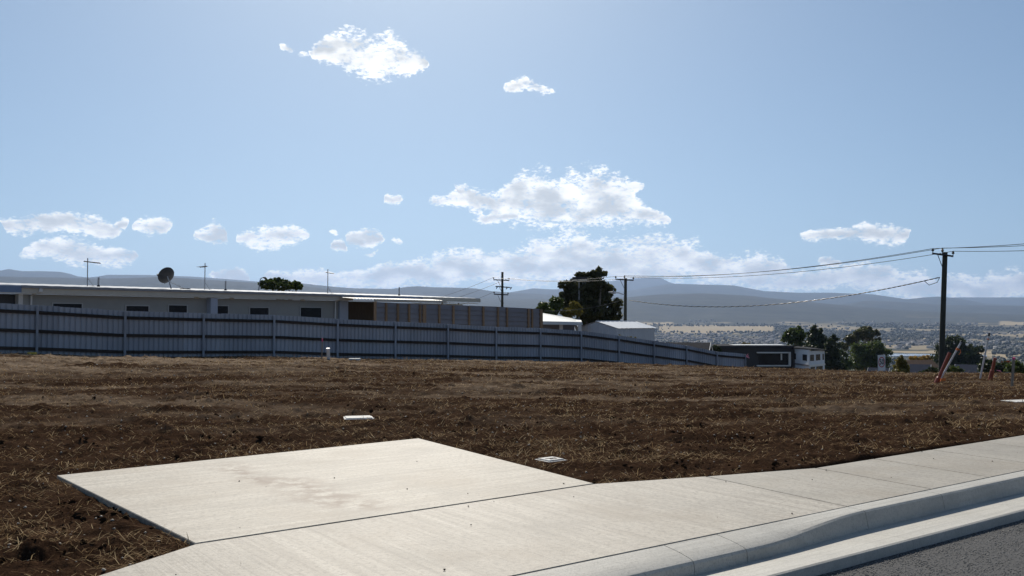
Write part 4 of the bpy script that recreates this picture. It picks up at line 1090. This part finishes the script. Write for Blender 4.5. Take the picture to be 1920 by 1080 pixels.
tree('shrub', 'dark round shrub just right of the orange pipe stub', 'shrub', 90, [(1876, 688, 10, 9), (1868, 694, 8, 7)], -6.6, 1900, 'leaf_dark', .13, 23, trunk_r=.08, limbs=4, spread=.5)
tree('shrub', 'green shrub at the right edge behind the pink-topped peg', 'shrub', 86, [(1903, 688, 14, 9), (1915, 692, 12, 9)], -6.4, 2400, 'leaf_green', .12, 24, trunk_r=.08, limbs=4, spread=.5)
tree('shrub', 'red-leaved shrub behind the green shrub at the right edge', 'shrub', 100, [(1890, 680, 6, 3), (1882, 682, 5, 3)], -6.6, 700, 'leaf_red', .13, 25, trunk_r=.06, limbs=4)
tree('hedge', 'dark hedge right of the pale gable beyond the fence', 'hedge', 122, [(1318, 651, 12, 5), (1334, 652, 12, 4), (1347, 655, 10, 4)], -6.5, 2600, 'leaf_dark', .17, 26, trunk_r=.08, limbs=5, depth=.6)
tree('shrub', 'small yellow-brown treetop over the black house roof', 'shrub', 175, [(1399, 647, 8, 4), (1394, 650, 6, 4)], -9, 1000, 'leaf_yellow', .22, 27, trunk_r=.1, limbs=4)

# ------------------------------------------------------------------ houses down the hill
def gabled(name, label, px, py_ridge, Y, length, width, wall, rise, rz, wm, rm, ground, trim='white_trim'):
    q = atY(px, py_ridge, Y); zr_ = q.z; zw = zr_ - rise
    h = empty(name, (q.x, q.y, ground), rz); tag(h, label, 'house', 'roofs down the hill')
    zr_ -= ground; zw -= ground; l2, w2 = length / 2, width / 2
    b = MB(); b.v += [(-l2, -w2, 0), (l2, -w2, 0), (l2, w2, 0), (-l2, w2, 0), (-l2, -w2, zw), (l2, -w2, zw), (l2, w2, zw), (-l2, w2, zw), (-l2, 0, zr_ - .03), (l2, 0, zr_ - .03)]
    b.f += [(0, 1, 5, 4), (2, 3, 7, 6), (1, 2, 6, 9, 5), (3, 0, 4, 8, 7)]
    b.build('wall', wm, h)
    for sgn in (-1, 1):
        o_ = .35; ez = zw - rise * o_ / w2
        p_ = [(-l2 - o_, sgn * (w2 + o_), ez), (l2 + o_, sgn * (w2 + o_), ez), (l2 + o_, 0, zr_), (-l2 - o_, 0, zr_)]
        if sgn > 0: p_ = [p_[1], p_[0], p_[3], p_[2]]
        up = Vector((0, 0, .07)); MB().hexa([Vector(v_) for v_ in p_] + [Vector(v_) + up for v_ in p_]).build('roof_slope', rm, h)
        for en in (-1, 1):
            x0 = en * (l2 + o_ + .003); x1 = en * (l2 + o_ + .05); xa, xb = min(x0, x1), max(x0, x1)
            MB().hexa([(xa, sgn * (w2 + o_), ez - .16), (xb, sgn * (w2 + o_), ez - .16), (xb, 0, zr_ - .16), (xa, 0, zr_ - .16), (xa, sgn * (w2 + o_), ez + .09), (xb, sgn * (w2 + o_), ez + .09), (xb, 0, zr_ + .09), (xa, 0, zr_ + .09)]).build('bargeboard', trim, h)
    for en in (-1, 1):
        MB().box(min(en * l2, en * (l2 + .03)), max(en * l2, en * (l2 + .03)), -.6, .6, zw - 1.5, zw - .4).build('window', 'window_glass', h)
    return h
gabled('hill_house', 'blue slate roofed house with white gable left of the right-hand power pole', 1724, 683.5, 220, 4.4, 7, 2.5, 2.1, R(-32), 'white_wall', 'slate_roof', -14.5)
gabled('hill_house', 'low slate roof with pale gable under the speed sign', 1648, 690, 195, 3.6, 5.5, 2.5, 1.6, R(-32), 'white_wall', 'slate_roof', -13.2)
gabled('hill_house', 'long dark brown roof behind the small conical bush', 1719, 675.5, 240, 7.4, 8, 2.5, 1.6, R(3), 'beige_wall', 'brown_roof', -15.5, 'brown_roof')
gabled('hill_house', 'grey roofed house with pale gable below the broad dark tree', 1814, 684, 208, 4.4, 7, 2.5, 1.9, R(-32), 'white_wall', 'slate_roof', -13.8)
gabled('hill_house', 'dark roofed house with sunlit cream gable showing over the steel fence', 1290, 643, 108, 4.6, 5.2, 2.5, 1.2, R(-18), 'beige_wall', 'charcoal_roof', -7.5)

bk = empty('black_house', atY(1420, 690, 150)); bk.location.z = -11; bpy.context.view_layer.update()
tag(bk, 'flat-roofed black house with white box window frame beyond the fence end', 'house')
def pbox(x0, y0, x1, y1, Y, dep, name, m, parent, fwd=0.0):
    a, b_ = atY(x0, y1, Y - fwd), atY(x1, y0, Y - fwd); return world_child(MB().box(a.x, b_.x, Y - fwd, Y - fwd + dep, a.z, b_.z).build(name, m), parent)
pbox(1345, 653, 1487, 705, 150, 9, 'wall', 'charcoal_wall', bk)
pbox(1330, 648.5, 1492, 653, 149.4, 11, 'roof', 'charcoal_roof', bk)
pbox(1378, 646.8, 1474, 648.3, 152, 4, 'roof_flashing', 'white_trim', bk)
pbox(1420, 660, 1483, 662.4, 150, .5, 'window_frame', 'white_trim', bk, .55)
pbox(1420, 684.6, 1483, 687, 150, .5, 'window_frame', 'white_trim', bk, .55)
pbox(1479.6, 662.45, 1483, 684.55, 150, .5, 'window_frame', 'white_trim', bk, .55)
pbox(1423, 663, 1478, 684, 150, .03, 'pane', 'window_glass', bk, .1)
pbox(1464, 663, 1466.5, 675, 150, .06, 'blind', 'white_trim', bk, .2)
pbox(1486, 653.2, 1490, 700, 150, 1, 'end_post', 'charcoal_wall', bk, .3)
wh = empty('white_house', atY(1517, 690, 146)); wh.location.z = -11; bpy.context.view_layer.update()
tag(wh, 'white two-storey house corner with small dark windows beside the black house', 'house')
ca_ = atY(1517, 656, 143); la = atY(1489, 655, 150); ra = atY(1546, 660, 148)
def wallq(p0, p1, y0, y1, name, m, parent, off=0.0):
    """upright panel between two plan points"""
    d_ = Vector((p1.x - p0.x, p1.y - p0.y, 0)).normalized(); nn = Vector((d_.y, -d_.x, 0)) * off; t_ = Vector((-d_.y, d_.x, 0)) * .12
    a, b_ = Vector((p0.x, p0.y, 0)) + nn, Vector((p1.x, p1.y, 0)) + nn; zz0 = Vector((0, 0, y0)); zz1 = Vector((0, 0, y1))
    return world_child(MB().hexa([a + zz0, b_ + zz0, b_ + t_ + zz0, a + t_ + zz0, a + zz1, b_ + zz1, b_ + t_ + zz1, a + t_ + zz1]).build(name, m), parent)
ztop = ca_.z
wallq(la, ca_, -11, ztop, 'wall', 'white_wall', wh); wallq(ca_, ra, -11, ztop - .2, 'wall', 'white_wall', wh)
zA, zB = atY(1517, 665, 144).z, atY(1517, 676.5, 144).z
zC, zD = atY(1517, 688, 144).z, atY(1517, 700, 144).z
def sub(p0, p1, a, b_): return p0.lerp(p1, a), p0.lerp(p1, b_)
for (p0, p1, a, b_) in ((la, ca_, .02, .12), (la, ca_, .58, .86), (ca_, ra, .06, .30), (ca_, ra, .42, .70), (ca_, ra, .86, .95)):
    q0, q1 = sub(p0, p1, a, b_); wallq(q0, q1, zB, zA, 'window', 'window_glass', wh, .03)
for (a, b_) in ((.08, .36), (.44, .86)):
    q0, q1 = sub(ca_, ra, a, b_); wallq(q0, q1, zD, zC, 'window', 'window_glass', wh, .03)
q0, q1 = sub(ca_, ra, 0, 1); zs = atY(1517, 685, 144).z
wallq(q0, q1, zs - .15, zs + .12, 'floor_band', 'white_trim', wh, .10); wallq(la, ca_, zs - .15, zs + .12, 'floor_band', 'grey_sheet', wh, .05)
ct = [la + Vector((-.4, -.3, 0)), ca_ + Vector((0, -.6, 0)), ra + Vector((.5, 0, 0)), ra + Vector((-1, 5, 0)), la + Vector((-.4, 5, 0))]
zt_ = [ztop + .05, ztop + .05, ztop - .3, ztop + .0, ztop + .3]
b = MB(); b.v = [(q.x, q.y, z_) for q, z_ in zip(ct, zt_)] + [(q.x, q.y, z_ + .14) for q, z_ in zip(ct, zt_)]
b.f = [(4, 3, 2, 1, 0), (5, 6, 7, 8, 9)] + [(i, (i + 1) % 5, (i + 1) % 5 + 5, i + 5) for i in range(5)]
world_child(b.build('roof', 'charcoal_roof'), wh)

# ------------------------------------------------------------------ power poles and wires
def pole(name, label, px, pyt, pxb, Y, rt, rb, ground, arms, group='power poles'):
    top = atY(px, pyt, Y); low = atY(pxb, 700, Y); k = (ground - low.z) / (top.z - low.z); base = low + (top - low) * k
    o_ = empty(name, base); bpy.context.view_layer.update(); tag(o_, label, 'power pole', group)
    world_child(MB().tube([base - Vector((0, 0, .5)), base.lerp(top, .5), top], [rb, (rb + rt) / 2, rt], 14).build('pole', 'pole_timber', smooth=False), o_)
    heads = []
    for (x0, y0, x1, y1, ins) in arms:
        a, b_ = atY(x0, y0, Y - rt - .06), atY(x1, y1, Y - rt - .06); d_ = (b_ - a).normalized(); w = .05
        arm = MB().tube([a, b_], w, 4); arm = world_child(arm.build('crossarm', 'black_metal'), o_)
        mid = a.lerp(b_, .5); br = MB()
        s_ = top.lerp(base, 0); t_ = a.lerp(b_, .25)
        pc = Vector((mid.x, mid.y, mid.z - .75)); br.tube([t_, pc], .02, 5); world_child(br.build('brace', 'black_metal'), o_)
        for (ix, iy) in ins:
            c_ = atY(ix, iy, Y - rt - .06); bt = Vector((c_.x, c_.y, a.z + (b_.z - a.z) * ((c_.x - a.x) / (b_.x - a.x + 1e-6)) + .03))
            h = max(.2, c_.z - bt.z); i_ = MB().tube([bt, bt + Vector((0, 0, h * .35)), bt + Vector((0, 0, h * .4)), bt + Vector((0, 0, h * .7)), bt + Vector((0, 0, h * .75)), bt + Vector((0, 0, h))], [.02, .02, .065, .075, .055, .05], 8)
            world_child(i_.build('insulator', 'porcelain'), o_); heads.append(bt + Vector((0, 0, h)))
    return o_, heads, top
pR, hR, _ = pole('power_pole', 'tall nearest timber power pole at the right of the lot', 1772, 473, 1764.5, 50, .13, .16, -4.5, [(1748, 475, 1787, 480.5, [(1749, 466), (1767, 465), (1787, 471)])])
pM, hM, _ = pole('power_pole', 'middle timber power pole rising behind the white shed', 1173, 522, 1171.5, 73, .115, .145, -5.5, [(1154, 523.5, 1188, 525.5, [(1154.5, 518), (1171, 516.5), (1187.5, 520)])])
pL, hL, _ = pole('power_pole', 'left timber power pole with three crossarms behind the screen fence', 942, 510, 941, 86, .11, .13, -4.5,
                 [(925, 524.5, 955, 525.8, [(925.5, 520), (954.5, 521.5)]), (929, 537, 957, 539, []), (926, 551.5, 953, 552.8, [(926.5, 547.5), (952.5, 548.5)])])
for px_, py_ in ((932, 539), (950.5, 540), (958, 540.5)):
    c_ = atY(px_, py_, 85.8); world_child(MB().tube([c_ + Vector((.06, 0, .12)), c_ + Vector((0, 0, 0)), c_ + Vector((-.08, 0, -.12))], [.04, .05, .03], 6).build('fuse', 'porcelain'), pL)
a_, b_ = atY(1171, 553, 72.8), atY(1150, 549, 72); world_child(MB().tube([a_, a_.lerp(b_, .5) + Vector((0, 0, .08)), b_], .03, 6).build('lamp_arm', 'galvanised'), pM)
c_ = atY(1146, 549, 72); world_child(MB().tube([c_ + Vector((.35, 0, -.02)), c_ + Vector((.1, 0, .02)), c_ + Vector((-.22, 0, .06))], [.05, .10, .04], 8).build('lamp_head', 'galvanised'), pM)
def cat(a, b, sag, n=28): return [a.lerp(b, i / n) - Vector((0, 0, sag * 4 * (i / n) * (1 - i / n))) for i in range(n + 1)]
def wire(label, a, b, sag, r=.016, group='overhead wires'):
    o_ = MB().tube(cat(a, b, sag), r, 5, False).build('overhead_wire', 'wire_metal'); tag(o_, label, 'wire', group)
for i, nm in enumerate(('left', 'centre', 'right')):
    wire(f'overhead wire from the nearest pole to the middle pole, {nm} insulator', hR[i], hM[i], .55)
ex = [atY(2350, 405, 36), atY(2380, 415, 36), atY(2380, 433, 36)]
for i, nm in enumerate(('left', 'centre', 'right')): wire(f'overhead wire leaving the frame from the nearest pole, {nm} insulator', hR[i], ex[i], .25)
for i, j, nm in ((0, 0, 'far'), (2, 1, 'near')): wire(f'{nm} overhead wire from the middle pole through the gum to the left pole', hM[i], hL[j], .35, .014)
for i, (ex_, ey_) in enumerate(((700, 583), (715, 590), (740, 596))):
    wire(('upper', 'second', 'lowest')[i] + ' thin service wire sloping from the left pole down behind the house', hL[min(i, 1)] if i < 2 else hL[2], atY(ex_, ey_, 92), .5, .014)
wire('thin dark service wire from the middle pole across the gum tree', atY(1169, 562, 72.8), atY(1020, 583, 66), .25, .014)
# twisted bundled cable between the poles; highlights painted as one pale strand
A, B = atY(1762, 520, 49.8), atY(1180, 563, 72.8); cab = cat(A, B, 1.0, 420); L3 = sum((cab[i + 1] - cab[i]).length for i in range(420))
cable = empty('bundled_cable', A); bpy.context.view_layer.update(); tag(cable, 'sagging twisted black cable, highlights coloured in as a pale strand, strung between nearest and middle poles', 'cable')
for j, mm in ((0, 'black_metal'), (1, 'cable_highlight')):
    pts = []
    for i, q in enumerate(cab):
        t = i / 420 * L3 / .42 * 2 * math.pi / 1.6 + j * math.pi; pts.append(q + Vector((.0, math.cos(t) * .018, math.sin(t) * .018)))
    world_child(MB().tube(pts, .017, 5).build('strand', mm), cable)
q = cab[6]; world_child(MB().tube([A, A + Vector((-.15, 0, -.28)), A + Vector((-.55, .1, -.42)), q + Vector((-.5, 0, -.12)), cab[14]], .018, 6).build('tail_loop', 'black_metal'), cable)
# floodlight bank and street lamp behind
fl = empty('floodlight', atY(1086, 600, 96)); fl.location.z = -4; bpy.context.view_layer.update(); tag(fl, 'long flat floodlight head showing in the top of the gum tree', 'floodlight')
a, b_ = atY(1073, 527, 79), atY(1100, 519.5, 79)
q = atY(1086, 524, 79); fl.location = (q.x, 79.2, -4.5); bpy.context.view_layer.update()
world_child(MB().box(a.x, b_.x, 78.7, 79.1, a.z + .10, b_.z).build('head', 'black_metal'), fl)
world_child(MB().box(a.x - .03, b_.x + .03, 78.66, 79.14, a.z, a.z + .097).build('rim', 'cream_trim'), fl)
world_child(MB().tube([(q.x, 79.2, -4.5), (q.x, 79.2, a.z + .3)], .07, 8).build('mast', 'galvanised'), fl)
sl = atY(485, 545, 92); lamp = empty('street_lamp', (sl.x, sl.y, -3)); bpy.context.view_layer.update(); tag(lamp, 'gooseneck street lamp left of the treetop over the house roof', 'street lamp')
P_ = [atY(484.5, 600, 92), atY(485, 545, 92), atY(486.5, 530, 92), atY(488.5, 523, 92), atY(492, 520.5, 92), atY(495, 520.5, 92)]; P_[0].z = -3
world_child(MB().tube(P_, [.08, .06, .055, .05, .045, .045], 8).build('post', 'galvanised'), lamp)
c_ = atY(497, 521, 92); world_child(MB().tube([c_ + Vector((-.2, 0, .03)), c_ + Vector((0, 0, .0)), c_ + Vector((.14, 0, -.04))], [.06, .11, .05], 8).build('lamp_head', 'dark_plastic'), lamp)

# ------------------------------------------------------------------ speed sign
SY = 44.0; sc = atY(1653, 680.5, SY); zt, zb = atY(1653, 665.5, SY).z, atY(1653, 695, SY).z
sg = empty('speed_sign', (sc.x, sc.y, -2.9), R(32)); tag(sg, 'white 50 speed limit sign with red ring, turned away on its post', 'sign')
hh = (zt - zb) / 2; hw = hh * .74; zc = (zt + zb) / 2 + 2.9
MB().box(-hw, hw, -.006, .006, zc - hh, zc + hh).build('plate', 'sign_white', sg)
MB().tube([(0, .04, -.3), (0, .04, zc + hh * .9)], .03, 8).build('post', 'galvanised', sg)
b = MB(); n = 40; ro, ri = hw * .90, hw * .73; cz = zc + hh * .08
for i in range(n):
    t = 2 * math.pi * i / n; b.v += [(ro * math.cos(t), -.0085, cz + ro * math.sin(t)), (ri * math.cos(t), -.0085, cz + ri * math.sin(t))]
for i in range(n): j = (i + 1) % n; b.f.append((2 * i, 2 * i + 1, 2 * j + 1, 2 * j))
b.build('red_ring', 'sign_red', sg)
cu = bpy.data.curves.new('digits', 'FONT'); cu.body = '50'; cu.align_x = 'CENTER'; cu.align_y = 'CENTER'; cu.size = hw * 1.25; cu.offset = .008; cu.extrude = .001
tmp = bpy.data.objects.new('digits_source', cu); col.objects.link(tmp); bpy.context.view_layer.update()
me = bpy.data.meshes.new_from_object(tmp.evaluated_get(bpy.context.evaluated_depsgraph_get())); bpy.data.objects.remove(tmp); bpy.data.curves.remove(cu)
o = link('digits', me, 'sign_black', sg); o.location = (0, -.0095, cz); o.rotation_euler = (R(90), 0, 0)

# ------------------------------------------------------------------ pipes, pegs and pit lids on the lot
def gz(x, y): return float(soil_z(np.array([x]), np.array([y]))[0])
def stick(name, label, cat_, pxb, pyb, pxt, pyt, Y, r, m, cap=None, capm=None, n=10, group=None, sq=False):
    b_, t_ = atY(pxb, pyb, Y), atY(pxt, pyt, Y - .1); o_ = empty(name, (b_.x, b_.y, b_.z)); bpy.context.view_layer.update(); tag(o_, label, cat_, group)
    d_ = (t_ - b_).normalized()
    ln_ = (t_ - b_).length
    base = Vector((b_.x, b_.y, gz(b_.x, b_.y))) if abs(gz(b_.x, b_.y) - b_.z) < .5 else b_
    sh = MB().tube([b_ - d_ * .35, t_], r, 4 if sq else n); world_child(sh.build('shaft', m), o_)
    if cap: world_child(MB().tube([t_ - d_ * cap, t_ + d_ * .012], r * 1.12, 4 if sq else n).build('top', capm), o_)
    return o_, b_, t_, d_
g_ = 'pipes and conduits sticking out of the soil'
o, b0, t0, d0 = stick('conduit', 'leaning white conduit crossing the orange pipe at the right', 'conduit', 1766, 706, 1802, 642, 29, .030, 'pvc_white', .05, 'galvanised', group=g_)
q = b0.lerp(t0, .80); world_child(MB().tube([q - d0 * .04, q + d0 * .04], .037, 10).build('tie', 'orange_tape'), o)
world_child(MB().tube([q, q + Vector((.09, -.02, -.02)), q + Vector((.10, -.02, -.10)), q + Vector((.04, -.03, -.17))], .010, 6).build('tie_tail', 'orange_tape'), o)
o, b0, t0, d0 = stick('pipe', 'leaning orange pipe with wide socket foot near the tall power pole', 'pipe', 1757, 716, 1781, 661, 28.6, .052, 'pvc_orange', group=g_)
world_child(MB().tube([b0 - d0 * .1, b0 + d0 * .13, b0 + d0 * .16], [.075, .075, .056], 12).build('socket', 'pvc_orange'), o)
world_child(MB().tube([t0, t0 + d0 * .012], .054, 12).build('cap', 'black_metal'), o)
b = MB(); q = atY(1768, 712, 28.4)
b.hexa([q + Vector(v_) for v_ in ((-.08, 0, -.05), (.08, 0, -.03), (.08, .03, -.03), (-.08, .03, -.05), (-.05, 0, .04), (.09, 0, .06), (.09, .03, .06), (-.05, .03, .04))])
o = b.build('warning_tape', 'orange_tape'); tag(o, 'crumpled orange tape at the foot of the leaning orange pipe', 'tape')
o, b0, t0, d0 = stick('conduit', 'tall upright white conduit with black tip at the right', 'conduit', 1838, 709, 1855, 625, 31.5, .030, 'pvc_white', .10, 'black_metal', group=g_)
q = b0.lerp(t0, .87); world_child(MB().tube([q - d0 * .02, q + d0 * .02], .036, 10).build('tie', 'orange_tape'), o)
o, b0, t0, d0 = stick('pipe', 'short orange pipe with socket joint right of the tall white conduit', 'pipe', 1857, 711, 1866, 671, 31, .050, 'pvc_orange', group=g_)
world_child(MB().tube([b0 - d0 * .05, b0 + d0 * .30, b0 + d0 * .33], [.066, .066, .052], 12).build('socket', 'pvc_orange'), o)
q = b0.lerp(t0, .42) + Vector((.12, -.06, 0)); world_child(MB().tube([q, q + Vector((.10, 0, -.02)), q + Vector((.15, 0, -.06))], [.012, .03, .008], 6).build('tape_knot', 'pink_tape'), o)
stick('survey_peg', 'timber survey peg with pink painted top at the right edge', 'peg', 1897, 728, 1901, 671, 26.2, .042, 'peg_timber', .05, 'pink_paint', sq=True)
stick('survey_peg', 'thin pink-topped survey peg against the steel fence by the white stub', 'peg', 603.5, 668, 604.5, 635, 35.6, .024, 'peg_timber', .12, 'pink_paint', sq=True)
stick('pipe_stub', 'short capped white pipe stub standing before the steel fence', 'pipe', 616, 672.5, 615, 653.5, 34.2, .065, 'pvc_white', .05, 'white_trim', n=14)
q = atY(665, 672, 34.4); o = MB().box(q.x - .21, q.x + .21, q.y - .12, q.y + .12, gz(q.x, q.y) - .02, gz(q.x, q.y) + .06).build('white_offcut', 'white_trim'); tag(o, 'white board offcut lying on the soil right of the pipe stub', 'board')
q = atY(60, 664, 29.6); o = MB().prism(ccw([(q.x - .13, q.y - .06), (q.x + .12, q.y - .05), (q.x + .14, q.y + .05), (q.x - .11, q.y + .06)]), gz(q.x, q.y) - .02, gz(q.x, q.y) + .05, .01).build('yellow_scrap', 'yellow_plastic'); tag(o, 'yellow scrap lying at the foot of the steel fence, far left', 'scrap')
def lid(label, px, py, z, w, l, rz, marks):
    q = at(px, py, z); zz_ = gz(q.x, q.y); o_ = empty('pit_lid', (q.x, q.y, zz_ - .008), rz); tag(o_, label, 'pit lid', 'concrete pit lids in the soil')
    MB().prism([(-w / 2 - .03, -l / 2 - .03), (w / 2 + .03, -l / 2 - .03), (w / 2 + .03, l / 2 + .03), (-w / 2 - .03, l / 2 + .03)], -.14, .012, .006).build('surround', 'lid_concrete', o_)
    c_ = MB().prism([(-w / 2, -l / 2), (w / 2, -l / 2), (w / 2, l / 2), (-w / 2, l / 2)], -.05, .026, .006).build('cover', 'lid_concrete', o_)
    if marks:
        rg_ = random.Random(2); b = MB()
        for i in range(7): b.box(-w * .34 + i * w * .1, -w * .34 + i * w * .1 + w * .055, -l * .08 + rg_.uniform(-.01, .01), l * .10, .0262, .0285)
        for i in range(4): b.box(-w * .22 + i * w * .12, -w * .22 + i * w * .12 + w * .06, -l * .30, -l * .17, .0262, .0285)
        b.build('cast_marks', 'dark_stone', c_)
    return o_
lid('pale pit lid with dark cast marks beside the driveway corner', 1033, 857, .0, .22, .22, math.atan2(T2.y, T2.x), True)
lid('blank pale pit lid in the soil behind the driveway slab', 672, 780.5, .03, .42, .36, math.atan2(T2.y, T2.x) * .4, False)
lid('pale pit lid at the right edge beyond the footpath', 1912, 757.5, -.2, .60, .42, math.atan2(T2.y, T2.x) * .5, False)

# ------------------------------------------------------------------ the air
hz = MB().box(-27000, 27000, -27000, 27000, -130, 1080).build('haze', None)
hm = bpy.data.materials.new('haze_air'); hm.use_nodes = True; hm.node_tree.nodes.clear()
pv = hm.node_tree.nodes.new('ShaderNodeVolumePrincipled'); pv.inputs['Color'].default_value = (.48, .66, 1.0, 1)
pv.inputs['Density'].default_value = 4.8e-5; pv.inputs['Anisotropy'].default_value = 0.35
mo = hm.node_tree.nodes.new('ShaderNodeOutputMaterial'); hm.node_tree.links.new(pv.outputs[0], mo.inputs['Volume'])
hz.data.materials.append(hm); tag(hz, 'pale blue haze filling the valley air', 'haze', kind='stuff')
